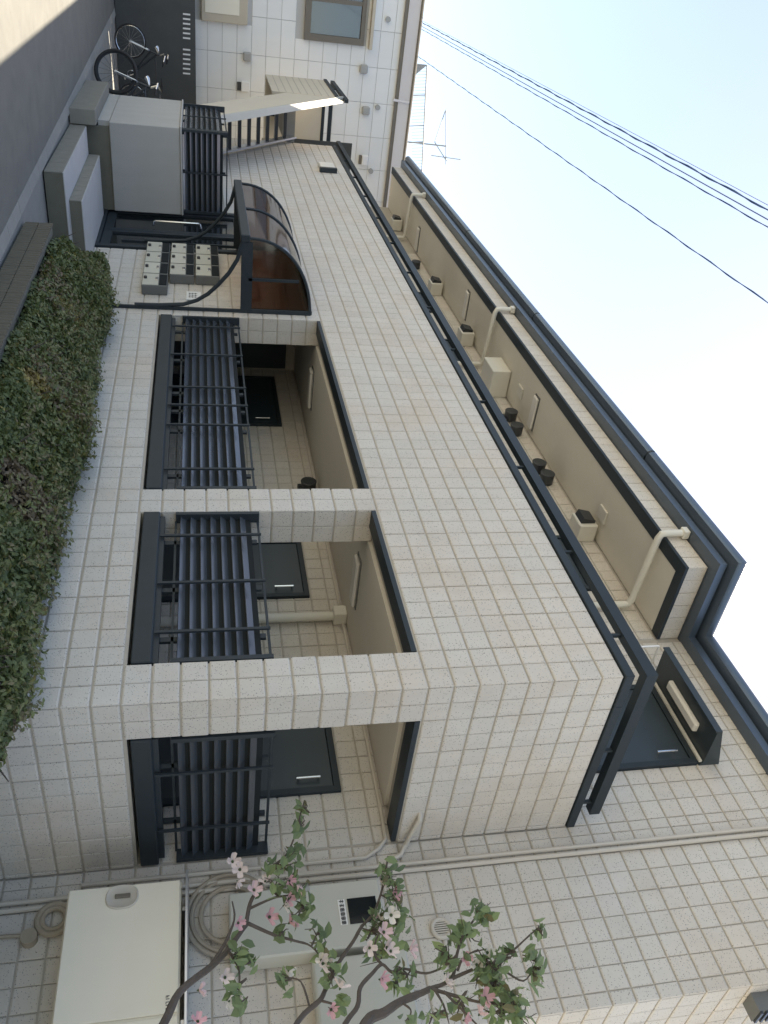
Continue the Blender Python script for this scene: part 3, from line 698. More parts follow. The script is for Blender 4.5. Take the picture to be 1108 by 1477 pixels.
# ================================================================== PLANTER AND HEDGE
pw = thing('planter_wall', 'low brown ribbed tile planter wall in front of the hedge', 'planter', (-2,-1.2,G)); wo_ = ORI[pw.name]
pyf = lambda x: -1.26 + 0.012*(x+6.4)
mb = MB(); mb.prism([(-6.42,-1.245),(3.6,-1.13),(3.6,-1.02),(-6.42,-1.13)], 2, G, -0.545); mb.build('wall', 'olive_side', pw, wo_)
x = -6.42
while x < 2.0:
    for r in range(2):
        z0 = G+0.015+r*0.155
        mb = MB(); a, b = x+0.003, x+0.237
        mb.add([(a,pyf(a),z0),(b,pyf(b),z0),(b,pyf(b)+0.02,z0),(a,pyf(a)+0.02,z0),(a,pyf(a),z0+0.148),(b,pyf(b),z0+0.148),(b,pyf(b)+0.02,z0+0.148),(a,pyf(a)+0.02,z0+0.148)],
               [(0,3,2,1),(4,5,6,7),(0,1,5,4),(1,2,6,5),(2,3,7,6),(3,0,4,7)]); mb.build('tile', 'planter_tile', pw, wo_)
    x += 0.24

def leaf_quads(mb, c, L, wd, nrm, ax, tint, fold=0.15):
    """a leaf: four-vertex diamond with a fold"""
    nrm = nrm/ (np.linalg.norm(nrm)+1e-9); ax = ax - nrm*np.dot(ax, nrm); ax /= (np.linalg.norm(ax)+1e-9); sd = np.cross(nrm, ax)
    a = c - ax*L*0.5; b = c + ax*L*0.5; m1 = c + sd*wd*0.5 + nrm*fold*wd + ax*L*0.08; m2 = c - sd*wd*0.5 + nrm*fold*wd + ax*L*0.08
    mb.add([a, m1, b, m2], [(0,1,2),(0,2,3)], tint)
hg = thing('azalea_hedge', 'long clipped green azalea hedge growing against the cream wall', 'hedge', (-3.5,-0.6,G)); ho_ = ORI[hg.name]
def hedge_top(x, y):
    edge = 0.02 + 0.05*math.sin(1.7*x+0.6) + 0.04*math.sin(4.1*x+1.2)
    if x < -6.0: edge -= 0.10*(-6.0-x)
    if x > -0.6: edge -= 0.09*(x+0.6)
    t = (y+1.12)/1.1
    return -0.52 + (edge+0.52)*min(1, 0.25+1.35*t) * (1 - max(0,(t-0.85))*0.5) + 0.035*math.sin(7*x+5*y)*math.cos(5*x-6*y)
mbh = MB(); N = 0
for i in range(70000):
    x = -7.75 + 8.5*rng.random(); y = -1.14 + 1.09*rng.random()
    if x < -6.4 and y < -0.95 + 0.35*(-6.4-x): continue
    if x > 0.1: y = y*0.9 - 0.05
    top = hedge_top(x, y); dpt = abs(rng.normal(0, 0.055))
    z = top - dpt + (0.05*rng.random() if rng.random() < 0.12 else 0)
    gap = math.sin(2.3*x+1.0)*math.sin(3.1*y+0.4*x)+0.35*math.sin(9*x+4*y)
    if gap < -0.75 and rng.random() < 0.5: continue
    nrm = np.array([rng.normal(0,0.6), rng.normal(-0.35,0.6), 0.8]); ax = rng.normal(0,1,3)
    patch = 0.5+0.5*math.sin(1.3*x+2.0*y+0.8)*math.cos(2.1*x-1.1*y)
    t = 0.10 + 0.5*rng.random() + 0.20*patch
    if patch > 0.72 and rng.random() < 0.35: t = 0.8+0.14*rng.random()
    if rng.random() < 0.012: t = 1.0
    if (x+2.9)**2+(y+0.95)**2 < 0.02 or (x+4.9)**2+(y+0.8)**2 < 0.03: t = 0.95+0.05*rng.random()
    bare = (x+1.55)**2/0.10+(y+0.75)**2/0.05
    if bare < 1: 
        if rng.random() < 0.75: continue
        t = 0.88
    L = 0.042+0.030*rng.random()
    leaf_quads(mbh, np.array([x,y,z]), L, L*0.5, nrm, ax, min(1.0, t))
for i in range(900):                                   # stray shoots standing above the clipped top
    x = -7.2 + 7.6*rng.random(); y = -1.0 + 0.92*rng.random(); top = hedge_top(x, y)
    if x < -6.4 and y < -0.7: continue
    dr_ = np.array([rng.normal(0,0.35), rng.normal(-0.1,0.35), 1.0]); hh = 0.04+0.07*rng.random()
    for k in range(6):
        leaf_quads(mbh, np.array([x,y,top])+dr_*hh*(0.3+0.14*k)+rng.normal(0,0.012,3), 0.05, 0.024, np.array([rng.normal(0,.6),rng.normal(-.3,.6),.7]), rng.normal(0,1,3)+dr_, float(0.5+0.3*rng.random()))
mbh.build('foliage', 'hedge_leaf', hg, ho_, kind='stuff')
# front skirt of foliage hanging over the planter
mbs = MB()
for i in range(9000):
    x = -6.5 + 7.2*rng.random(); z = -0.80 + 0.36*rng.random(); y = -1.10 + 0.10*rng.random() - 0.05*math.sin(5*x)
    if z < -0.56: 
        continue
    L = 0.05+0.03*rng.random()
    leaf_quads(mbs, np.array([x,y,z]), L, L*0.5, np.array([rng.normal(0,.5),-0.8,0.5]), rng.normal(0,1,3), 0.1+0.6*rng.random())
mbs.build('foliage_skirt', 'hedge_leaf', hg, ho_, kind='stuff')
# twigs inside
mbt = MB()
for i in range(420):
    x = -6.7 + 7.0*rng.random(); y = -1.0 + 0.9*rng.random(); top = hedge_top(x, y)
    x2, y2 = x+rng.normal(0,0.12), y+rng.normal(0,0.1)
    mbt.tube([(x,y,max(-0.6,top-0.45)),((x+x2)/2,(y+y2)/2,top-0.2),(x2,y2,top-0.02)], [0.012,0.008,0.004], 4)
mbt.build('twigs', 'bark', hg, ho_, kind='stuff')

# ================================================================== RIGHT SIDE FITTINGS
def hung(name, label, cat, loc): return thing(name, label, cat, loc)
t = hung('storage_cabinet', 'cream steel cabinet with oval recessed handle on the wall below the meter boxes', 'cabinet', (0.95,1.72,0.17)); o3 = ORI[t.name]
mb = MB(); mb.bbox(0.415,1.62,1.515,D-0.003,0.17,0.985,0.012); mb.build('body', 'cream_metal', t, o3)
mb = MB(); mb.bbox(1.395,1.60,1.502,1.514,0.18,0.975,0.004); mb.build('door', 'cream_metal', t, o3)
mb = MB(); mb.bbox(0.425,1.375,1.50,1.514,0.18,0.975,0.004); dr = mb.build('door', 'cream_metal', t, o3)
hc = on((176,1293), 1, 1.49)
mb = MB(); ell = [(hc[0]+0.088*math.cos(a)*(abs(math.cos(a))**-0.15 if abs(math.cos(a))>.05 else 1), hc[2]+0.115*math.sin(a)) for a in np.linspace(0,2*math.pi,28,endpoint=False)]
def ellr(rx_, rz_, y): return [(hc[0]+rx_*math.copysign(abs(math.cos(a))**0.8,math.cos(a)), y, hc[2]+rz_*math.copysign(abs(math.sin(a))**0.8,math.sin(a))) for a in np.linspace(0,2*math.pi,28,endpoint=False)]
R1, R2, R3 = ellr(0.095,0.118,1.4985), ellr(0.088,0.110,1.484), ellr(0.070,0.092,1.4975)
mb = MB(); mb.add(R1+R2+R3, [(i,(i+1)%28,28+(i+1)%28,28+i) for i in range(28)]+[(28+i,28+(i+1)%28,56+(i+1)%28,56+i) for i in range(28)]+[tuple(range(56,84))]); hn = mb.build('handle_cup', 'conduit', dr, o3, True)
mb = MB(); mb.bbox(hc[0]-0.018,hc[0]+0.012,1.478,1.4965,hc[2]-0.05,hc[2]+0.06,0.004); mb.build('handle_grip', 'brown_frame', dr, o3)  # dark brown grip colour stands in for the shade inside the cup
tx = on((242,1436), 1, 1.4985)
for k in range(5):
    mb = MB(); xx = tx[0]+0.020*k; mb.box(xx,xx+0.004,1.4970,1.4992,tx[2]-0.012,tx[2]+0.012)
    if k != 1: mb.box(xx+0.0041,xx+0.015,1.4970,1.4992,tx[2]+(0.008 if k%2 else -0.012),tx[2]+(0.012 if k%2 else -0.008))
    if k in (0,3): mb.box(xx+0.0042,xx+0.012,1.4970,1.4992,tx[2]-0.002,tx[2]+0.003)
    mb.build('letter', 'dark_print', dr, o3)
mb = MB(); mb.box(0.45,1.61,1.490,1.4995,0.20,0.202); 
s1 = hung('shelf_board', 'narrow pale metal strip fixed above the cream steel cabinet', 'shelf', (1.0,1.7,1.0)); o4 = ORI[s1.name]
mb = MB(); mb.bbox(0.36,1.75,1.47,D-0.004,1.015,1.035,0.003); mb.build('board', 'steel', s1, o4)
for xx in (0.6,1.4):
    mb = MB(); mb.box(xx-0.015,xx+0.015,1.6,D-0.004,0.99,1.0145); mb.build('bracket', 'steel', s1, o4)
# meter boxes
t = hung('meter_box', 'tall grey meter box with black window and white character label', 'meter box', (0.58,1.85,1.35)); o5 = ORI[t.name]
yb = 1.76
a = on((330,1290),1,yb); b = on((549,1268),1,yb); c = on((548,1357),1,yb)
x0, x1, z0, z1 = a[0]-0.01, c[0]+0.02, a[2], b[2]-0.02
mb = MB(); mb.bbox(x0,x1,yb,D-0.004,z0,z1,0.012); mb.build('case', 'grey_box', t, o5)
wa = on((500,1297),1,yb); wb = on((552,1328),1,yb)
mb = MB(); mb.box(wa[0],wb[0],yb-0.006,yb-0.001,wa[2],min(wb[2],z1-0.05)); mb.build('window', 'dark_glass', t, o5)
lx0, lx1 = wa[0]-0.0, wb[0]; lz0, lz1 = wa[2]-0.075, wa[2]-0.018
mb = MB(); mb.box(lx0,lx1,yb-0.005,yb-0.001,lz0,lz1); lb = mb.build('label_plate', 'white_print', t, o5)
for k in range(6):
    w = (lx1-lx0)/6; xc = lx0+w*(k+0.5); mb = MB()
    zc = (lz0+lz1)/2; q = 0.4*w
    for zz in ((-0.014,-0.002,0.010) if k > 0 else (-0.006,0.008)): mb.box(xc-q,xc+q,yb-0.0068,yb-0.0052,zc+zz,zc+zz+0.005)
    mb.box(xc-0.004,xc+0.004,yb-0.0072,yb-0.0054,zc-0.018,zc+0.018)
    if k > 1: mb.box(xc-q,xc-q+0.006,yb-0.0070,yb-0.0053,zc-0.016,zc+0.016); mb.box(xc+q-0.006,xc+q,yb-0.0070,yb-0.0053,zc-0.016,zc+0.016)
    mb.build('character', 'dark_print', lb, o5)
lk = on((443,1283),1,yb); mb = MB(); mb.disc((lk[0],yb,lk[2]),0.022,0.014,(0,-1,0),14); mb.build('lock', 'vent_grey', t, o5, True)
t = hung('meter_box', 'plain grey electrical box partly hidden behind the dogwood branches', 'meter box', (1.2,1.85,1.95)); o6 = ORI[t.name]
a = on((450,1384),1,yb)
mb = MB(); mb.bbox(a[0],a[0]+0.62,yb,D-0.004,a[2],a[2]+0.72,0.012); mb.build('case', 'grey_box', t, o6)
mb = MB(); mb.box(a[0]+0.02,a[0]+0.60,yb-0.004,yb-0.0005,a[2]+0.02,a[2]+0.70); mb.build('door', 'grey_box', t, o6)
# coiled hose and caps
t = hung('coiled_hose', 'coiled brown hose hanging on the wall behind the grey meter box', 'hose', (0.6,1.9,1.3)); o7 = ORI[t.name]
cc = on((332,1318),1,D-0.04)
mb = MB()
for R, off in ((0.335,0),(0.295,0.012),(0.225,-0.01)): mb.ring((cc[0],D-0.035+off*0.3,cc[2]), R, 0.019, (0,1,0), 40, 8)
mb.build('coil', 'hose', t, o7, True)
t = hung('coiled_hose', 'small coiled hose low on the wall behind the cream steel cabinet', 'hose', (0.5,1.9,0.0)); o8 = ORI[t.name]
cc = on((78,1325),1,D-0.04); mb = MB(); mb.ring((cc[0],D-0.035,cc[2]), 0.12, 0.024, (0,1,0), 30, 8); mb.ring((cc[0],D-0.04,cc[2]), 0.085, 0.02, (0,1,0), 30, 8); mb.build('coil', 'hose', t, o8, True)
cc = on((42,1353),1,D-0.04); t = hung('pipe_stub', 'round capped drain pipe stub low on the cream wall', 'pipe', (cc[0],D,cc[2])); o9 = ORI[t.name]
mb = MB(); mb.disc((cc[0],D-0.002,cc[2]),0.06,0.07,(0,-1,0),20); mb.build('cap', 'hose', t, o9, True)
mb = MB(); mb.tube([(cc[0]-0.03,D-0.03,cc[2]-0.01),(cc[0]-0.05,D-0.03,cc[2]-0.45)],0.014,6); mb.build('pipe', 'hose', t, o9, True)

# ================================================================== DOGWOOD TREE
dw = thing('dogwood_tree', 'pink and white flowering dogwood with thin leafy branches before the meter boxes', 'tree', (2.75,0.1,G)); do = ORI[dw.name]
mb = MB(); mb.tube([(2.75,0.1,G),(2.72,0.12,0.2),(2.70,0.2,1.2),(2.74,0.15,2.4),(2.66,0.2,3.4)], [0.11,0.085,0.07,0.05,0.02], 9); mb.build('trunk', 'bark', dw, do, True)
def pb(px, y): return on(px, 1, y)
BR = [  # (radius at base, radius at tip, trunk height or None, pixels with y)
 (0.032, 0.015, 0.3, [((236,1477),.62),((260,1430),.66),((306,1393),.70),((328,1371),.72),((355,1334),.75)]),
 (0.014, 0.004, None, [((300,1398),.70),((322,1365),.70),((338,1327),.68),((335,1300),.66)]),
 (0.015, 0.004, None, [((355,1334),.75),((361,1303),.74),((373,1281),.72),((392,1252),.70),((418,1225),.68),((436,1165),.66)]),
 (0.013, 0.004, None, [((358,1332),.75),((394,1348),.80),((425,1357),.82),((449,1365),.85),((470,1390),.86)]),
 (0.010, 0.003, None, [((361,1310),.74),((395,1295),.7),((420,1290),.68),((440,1275),.66)]),
 (0.019, 0.007, 1.1, [((430,1473),.75),((461,1443),.78),((471,1424),.80),((491,1385),.84),((510,1357),.86),((522,1336),.87),((539,1317),.88),((552,1280),.88),((560,1235),.86)]),
 (0.018, 0.006, 1.4, [((498,1477),.60),((516,1451),.62),((520,1424),.64),((537,1404),.66),((551,1391),.68),((565,1402),.70),((582,1397),.72),((614,1404),.75),((640,1395),.77)]),
 (0.038, 0.017, 1.5, [((528,1475),.50),((553,1461),.52),((577,1445),.55),((604,1434),.58),((621,1426),.60)]),
 (0.014, 0.004, None, [((621,1426),.60),((651,1412),.62),((659,1377),.62),((668,1350),.60),((690,1318),.58),((700,1305),.57)]),
 (0.013, 0.004, None, [((621,1426),.60),((655,1436),.58),((694,1446),.55),((735,1450),.52),((750,1470),.5)]),
 (0.012, 0.003, None, [((651,1412),.62),((690,1395),.60),((727,1381),.58),((763,1350),.56),((776,1338),.55)]),
 (0.010, 0.003, None, [((690,1395),.60),((725,1400),.58),((755,1415),.56),((770,1395),.55)]),
 (0.010, 0.003, None, [((551,1391),.68),((540,1375),.7),((545,1350),.72),((565,1325),.72)]),
 (0.009, 0.003, None, [((330,1372),.72),((345,1400),.70),((344,1440),.66)]),
 (0.009, 0.003, None, [((461,1443),.78),((485,1450),.76),((497,1462),.74)]),
 (0.010, 0.003, None, [((625,1424),.6),((640,1450),.58),((648,1477),.56)]),
 (0.009, 0.003, None, [((640,1430),.58),((680,1470),.54),((700,1490),.5)]),
 (0.009, 0.003, None, [((660,1400),.6),((672,1378),.6),((705,1368),.59)]),
]
def smooth_path(pts, n=4):
    out = []
    for i in range(len(pts)-1):
        p0 = pts[max(i-1,0)]; p1 = pts[i]; p2 = pts[i+1]; p3 = pts[min(i+2,len(pts)-1)]
        for k in range(n):
            t = k/n; out.append(0.5*((2*p1)+(-p0+p2)*t+(2*p0-5*p1+4*p2-p3)*t*t+(-p0+3*p1-3*p2+p3)*t**3))
    out.append(pts[-1]); return out
twig_pts = []
for r0, r1, tz, pix in BR:
    pts = [pb(p, y) for p, y in pix]
    if tz is not None:
        base = np.array([2.70, 0.2, tz*0.9]); pts = [base, base*0.45 + pts[0]*0.55 + np.array([0,-0.02,0.10])] + pts
    sp = smooth_path(pts)
    rr = [r0 + (r1-r0)*i/(len(sp)-1) + rng.normal(0,0.06)*r0*0.5 for i in range(len(sp))]
    mb = MB(); mb.tube(sp, rr, 7); mb.build('branch', 'bark', dw, do, True)
    twig_pts += [q for q in sp if proj(q) is not None]
tw = np.array(twig_pts)
LEAVES = [ # photo x, y, spread x, spread y, count, plane y
 (437,1165,6,10,16,.66),(433,1190,9,16,30,.67),(425,1225,12,14,30,.68),(408,1250,18,14,40,.69),(424,1287,16,16,50,.70),(436,1312,12,16,46,.72),(400,1275,22,18,36,.70),
 (345,1375,12,22,40,.72),(362,1385,10,10,18,.72),(336,1425,8,14,22,.68),(347,1447,8,10,22,.66),(412,1410,8,14,26,.78),(408,1345,12,14,24,.8),
 (458,1345,14,12,22,.84),(478,1400,12,18,44,.82),(486,1452,10,12,22,.76),(465,1365,14,10,16,.84),
 (560,1262,12,14,44,.86),(566,1290,14,20,60,.86),(556,1322,16,14,50,.87),(545,1345,20,18,56,.86),(575,1335,12,24,50,.84),(555,1375,20,16,44,.74),(585,1410,14,16,36,.74),(572,1420,12,12,22,.73),
 (640,1372,10,16,26,.64),(655,1350,10,12,20,.62),(676,1345,10,18,46,.60),(692,1318,10,14,44,.58),(705,1320,8,12,16,.58),(648,1385,12,14,26,.62),
 (778,1345,12,10,26,.55),(768,1382,10,14,34,.55),(776,1408,10,14,34,.55),(724,1385,12,14,26,.58),(737,1370,8,8,10,.57),
 (712,1420,20,18,70,.57),(735,1440,18,16,60,.54),(748,1462,16,14,60,.52),(720,1462,20,14,50,.52),(690,1405,20,20,44,.58),(660,1455,16,16,26,.57),(625,1465,18,12,26,.58),(590,1470,14,8,18,.55),(700,1385,16,14,36,.59)]
mbl = MB()
for (px, py, sx, sy, cnt, yp) in LEAVES:
    for k in range(int(cnt*0.45)):
        y = yp + rng.normal(0, 0.07); c = on((px+rng.normal(0,sx*0.65), py+rng.normal(0,sy*0.65)), 1, y)
        L = 0.065+0.045*rng.random(); w = L*(0.5+0.15*rng.random())
        nrm = np.array([rng.normal(0.3,0.5), rng.normal(-0.5,0.5), rng.normal(0.5,0.4)]); ax = np.array([rng.normal(0,0.7),rng.normal(0,0.4),rng.normal(-0.55,0.5)])
        nrm /= np.linalg.norm(nrm); ax -= nrm*np.dot(ax,nrm); ax /= np.linalg.norm(ax); sd = np.cross(nrm,ax)
        f = 0.12*w
        vs = [c-ax*L*.5, c-ax*L*.18+sd*w*.42+nrm*f, c+ax*L*.15+sd*w*.40+nrm*f, c+ax*L*.5-nrm*f*1.2, c+ax*L*.15-sd*w*.40+nrm*f, c-ax*L*.18-sd*w*.42+nrm*f, c]
        mbl.add(vs, [(0,1,6),(1,2,6),(2,3,6),(3,4,6),(4,5,6),(5,0,6)], float(np.clip(0.15+0.7*rng.random(),0,1)) if rng.random() > .06 else 0.97)
mbl.build('foliage', 'dogwood_leaf', dw, do, kind='stuff')
# fine twigs joining leaf clusters to branches
mbt = MB()
for (px, py, sx, sy, cnt, yp) in LEAVES:
    c = on((px,py),1,yp); j = np.argmin(((tw-c)**2).sum(1)); mid = (tw[j]+c)/2+rng.normal(0,0.03,3)
    mbt.tube(smooth_path([tw[j],mid,c]), [0.007]*4+[0.005]*4+[0.003], 5)
    for k in range(max(3,cnt//5)):
        q = on((px+rng.normal(0,sx*.7),py+rng.normal(0,sy*.7)),1,yp+rng.normal(0,.05)); mbt.tube([mid*0.4+c*0.6, (c+q)/2+rng.normal(0,0.015,3), q], [0.005,0.004,0.002], 4)
mbt.build('twigs', 'bark', dw, do, kind='stuff')
# flowers: four notched bracts round a small centre
FL = [(335,1243,.2),(346,1254,.35),(343,1271,.15),(366,1284,.5),(383,1272,.3),(417,1270,.75),(429,1288,.45),(415,1296,.7),(410,1306,.0),(388,1323,.7),(418,1331,.75),(343,1331,.8),(324,1410,.15),(329,1443,.0),(287,1428,.55),(285,1474,.8),(417,1401,.05),
      (550,1268,.3),(569,1290,.65),(553,1345,.6),(557,1367,.35),(563,1372,.3),(538,1323,.6),(549,1327,.02),(564,1320,.0),(465,1390,.2),(491,1425,.2),(477,1456,.75),(549,1413,.85),(591,1369,.5),(533,1367,.15),(671,1382,.65),(702,1374,.0),(642,1405,.1),(643,1416,.15),(699,1440,.75),(692,1463,.45),(670,1472,.8),(752,1441,.02),(463,1385,.1),(687,1391,.1)]
fcache = {}
for (px, py, tint) in FL:
    k = round(tint*4)/4
    if k not in fcache:
        mb = MB(); Lb = 0.049; wb_ = 0.042
        for q in range(4):
            a = q*math.pi/2; dx, dy = math.cos(a), math.sin(a); sx_, sy_ = -dy, dx
            up = 0.018
            row = [(0.006,0.35,0),(0.45,0.85,0.010),(0.85,0.9,0.020),(1.0,0.35,0.016)]
            vs = []
            for (t, wf, z) in row: vs += [(dx*Lb*t+sx_*wb_*wf*.5, dy*Lb*t+sy_*wb_*wf*.5, z+up*t), (dx*Lb*t, dy*Lb*t, z*0.5+up*t-0.004), (dx*Lb*t-sx_*wb_*wf*.5, dy*Lb*t-sy_*wb_*wf*.5, z+up*t)]
            fs = []
            for i in range(3): fs += [(3*i,3*i+1,3*i+4,3*i+3),(3*i+1,3*i+2,3*i+5,3*i+4)]
            mb.add(vs, fs, float(k))
        me = bpy.data.meshes.new('flower'); me.from_pydata([tuple(S*np.array(v)) for v in mb.v], [], mb.f); me.materials.append(MAT['petal'])
        at = me.attributes.new('tint','FLOAT','FACE'); at.data.foreach_set('value', np.array(mb.t,dtype=np.float32)); me.update()
        mb2 = MB(); mb2.tube([(0,0,-0.012),(0,0,0.006),(0,0,0.014)],[0.003,0.010,0.005],7); me2 = bpy.data.meshes.new('flower_centre'); me2.from_pydata([tuple(S*np.array(v)) for v in mb2.v], [], mb2.f); me2.materials.append(MAT['dogwood_leaf']); me2.update()
        fcache[k] = (me, me2)
    me, me2 = fcache[k]
    j = min(BR, key=lambda b: min((p[0][0]-px)**2+(p[0][1]-py)**2 for p in b[3])); yy = min(j[3], key=lambda p: (p[0][0]-px)**2+(p[0][1]-py)**2)[1]-0.04
    c = on((px,py),1,yy)
    ob = bpy.data.objects.new('flower', me); COL.objects.link(ob); ob.parent = dw; ob.location = W(c) - dw.location
    dirn = Vector((rng.normal(0.45,0.45), rng.normal(-0.6,0.4), rng.normal(0.55,0.4))); ob.rotation_euler = dirn.to_track_quat('Z','Y').to_euler()
    sc_ = 0.85+0.35*rng.random(); ob.scale = (sc_,sc_,sc_)
    o2 = bpy.data.objects.new('flower_centre', me2); COL.objects.link(o2); o2.parent = ob

# ================================================================== NEIGHBOUR HOUSE, WALL, BICYCLES
NX = -21.6
nh = thing('neighbour_house', 'white panelled house with dark framed window and pale eaves', 'house', (NX-3,0,G)); no = ORI[nh.name]
mb = MB(); mb.box(NX-6.0,NX-0.02,-9.0,4.6,G,6.9); mb.build('wall', 'panel_joint', nh, no)
w0 = on((441,0),0,NX); w1 = on((524,63),0,NX)
wy1, wz0, wz1 = w1[1]+0.05, w0[2], w1[2]+0.0
g1 = on((357,36),0,NX); gy1, gz0, gz1 = g1[1], 1.25, g1[2]
py_, pz_ = 0.90, 0.385; tmpl = {}
for i in range(14):
    for j in range(15):
        a, b, z0, z1 = -4.95+i*py_ -0.0, -4.95+(i+1)*py_, 1.02+j*pz_, 1.02+(j+1)*pz_
        if b > 4.55: continue
        if a < wy1-0.02 and z1 > wz0+0.02 and z0 < wz1-0.02:
            if b <= wy1+0.02: continue
            a = wy1
        if a < gy1-0.02 and z1 > gz0+0.02 and z0 < gz1-0.02:
            if b <= gy1+0.02: continue
            a = gy1
        if b-a < 0.05: continue
        k = round(b-a,3)
        if k not in tmpl:
            t_ = MB(); hw = k/2; t_.bbox(-0.03,0.0,-hw+0.006,hw-0.006,-pz_/2+0.005,pz_/2-0.005,0.004)
            me = bpy.data.meshes.new('panel'); me.from_pydata([tuple(S*np.array(v)) for v in t_.v], [], t_.f); me.materials.append(MAT['white_panel']); me.update(); tmpl[k] = me
        ob = bpy.data.objects.new('panel', tmpl[k]); COL.objects.link(ob); ob.parent = nh; ob.location = W((NX,(a+b)/2,(z0+z1)/2)) - nh.location
N = lambda name, m, *d, bev=None, par=None: bx(name, m, par or nh, nh, *d, bev=bev)
# upper window
wy0 = wy1-2.6
fr = MB()
fw = 0.16
fr.box(NX-0.02,NX+0.10,wy0,wy1,wz0,wz0+fw); fr.box(NX-0.02,NX+0.10,wy0,wy1,wz1-fw*0.7,wz1); fr.box(NX-0.02,NX+0.10,wy1-fw,wy1,wz0+fw,wz1-fw*0.7); fr.box(NX-0.02,NX+0.08,wy1-1.02,wy1-0.92,wz0+fw,wz1-fw*0.7)
fro = fr.build('window', 'brown_frame', nh, no)
N('pane', 'curtain', NX+0.0, NX+0.012, wy1-0.9, wy1-fw-0.02, wz0+fw+0.02, wz1-0.15, par=fro)
mb = MB(); mb.box(NX+0.014,NX+0.02,wy0,wy1-0.1,wz0+0.1,wz1-0.1); 
m = bpy.data.materials.new('clear_pane'); m.use_nodes = True; nt = m.node_tree; tb = node(nt,'ShaderNodeBsdfTransparent'); tb.inputs[0].default_value=(0.55,0.58,0.58,1); gl = node(nt,'ShaderNodeBsdfGlossy'); gl.inputs['Roughness'].default_value=0.03
mx = node(nt,'ShaderNodeMixShader'); mx.inputs[0].default_value=0.14; nt.links.new(tb.outputs[0],mx.inputs[1]); nt.links.new(gl.outputs[0],mx.inputs[2]); nt.links.new(mx.outputs[0],nt.nodes['Material Output'].inputs[0]); MAT['clear_pane']=m
mb.build('pane', 'clear_pane', fro, no)
N('curtain', 'curtain', NX-0.012, NX-0.006, wy0, wy1-0.95, wz0+0.1, wz1-0.1, par=fro)
N('window_hood', 'beige', NX, NX+0.22, wy0, wy1+0.06, wz1+0.14, wz1+0.22, par=fro)
sh = N('shutter', 'beige', NX-0.02, NX+0.14, gy1-2.4, gy1, gz0, gz1, bev=0.02)
N('shutter_slat', 'cream_metal', NX+0.145, NX+0.155, gy1-2.2, gy1-0.2, gz0+0.1, gz1-0.22, par=sh)
for px in ((357,82),(525,100),(528,160)):
    q = on(px,0,NX+0.1); N('vent_cover', 'vent_grey', NX, NX+0.14, q[1]-0.11, q[1]+0.11, q[2]-0.11, q[2]+0.11, bev=0.03)
for px in ((560,28),(545,155),(535,247)):
    q = on(px,0,NX+0.05); mb = MB(); mb.disc((NX,q[1],q[2]),0.07,0.08,(1,0,0),14); mb.build('vent_cap', 'vent_grey', nh, no, True)
q = on((523,231),0,NX+0.1); lm = N('wall_lamp', 'white_paint', NX, NX+0.14, q[1]-0.13, q[1]+0.13, q[2]-0.02, q[2]+0.16, bev=0.02); N('lamp_base', 'brown_frame', NX, NX+0.1, q[1]-0.12, q[1]+0.12, q[2]-0.1, q[2]-0.025, par=lm)
q = on((353,125),0,NX+0.05); s_ = N('meter_slot', 'white_paint', NX, NX+0.08, q[1]-0.12, q[1]+0.12, q[2]-0.09, q[2]+0.13, bev=0.01); N('slot_base', 'dark_print', NX, NX+0.07, q[1]-0.1, q[1]+0.1, q[2]-0.2, q[2]-0.095, par=s_)
# eaves
ez = on((572,150),0,NX+0.05)[2]
N('eave_trim', 'brown_frame', NX-0.0, NX+0.10, -9.0, 4.6, ez-0.06, ez+0.03)
mb = MB(); mb.prism([(NX-0.05, ez+0.031),(NX+0.12, ez+0.031),(NX+0.34, ez+0.30),(NX+0.34,ez+0.36),(NX-0.05,ez+0.36)], 1, -9.2, 4.8); mb.build('eave_fascia', 'fascia', nh, no)
mb = MB(); mb.tube([(NX+0.37,-9.2,ez+0.34),(NX+0.37,4.8,ez+0.34)],0.045,8); mb.build('gutter', 'brown_frame', nh, no, True)
mb = MB(); mb.prism([(NX+0.34,ez+0.361),(NX-3.0,ez+0.85),(NX-6.3,ez+0.361)],1,-9.2,4.8); mb.build('roof', 'charcoal_wall', nh, no)
for py in (3.2, -0.6):
    mb = MB(); mb.tube([(NX+0.36,py,ez+0.30),(NX+0.2,py,ez+0.12),(NX+0.08,py,ez-0.1)],0.035,8); mb.build('downpipe', 'fascia', nh, no, True)
# aerial and roof rack on the neighbour's roof
an = thing('roof_aerial', 'thin television aerial with crossed rods above the white house roof', 'aerial', (NX-1.5,0.8,7.2)); ao = ORI[an.name]
AX = NX-1.5
pa, pt = on((575,203),0,AX), on((644,211),0,AX)
mb = MB(); mb.tube([(AX,pa[1],6.9),(AX,pt[1],pt[2])],0.022,6); mb.build('mast','vent_grey',an,ao)
for (p, q) in (((643,158),(643,237)),((622,224),(664,230)),((642,160),(627,205)),((627,205),(644,232))):
    a, b = on(p,0,AX), on(q,0,AX); mb = MB(); mb.tube([(AX+0.02,a[1],a[2]),(AX+0.02,b[1],b[2])],0.015,5); mb.build('rod','vent_grey',an,ao)
rk = thing('roof_rack', 'pale metal railing of thin rods on the white house roof', 'railing', (NX-0.8,0,7.2)); ko = ORI[rk.name]
RX = NX-0.6
def rod(p, q, r, nm='rod'):
    a, b = on(p,0,RX), on(q,0,RX); mb = MB(); mb.tube([a, b], r*1.5, 5); mb.build(nm,'vent_grey',rk,ko)
rod((616,95),(608,262),0.014,'top_rail')
for yy in (95,137,181,205,245): rod((590,yy+1),(616-(yy-95)*0.05,yy),0.010,'upright')
for k in range(34): rod((594,99+k*4.6),(615.5-(k*4.6)*0.05,98+k*4.6),0.0035)
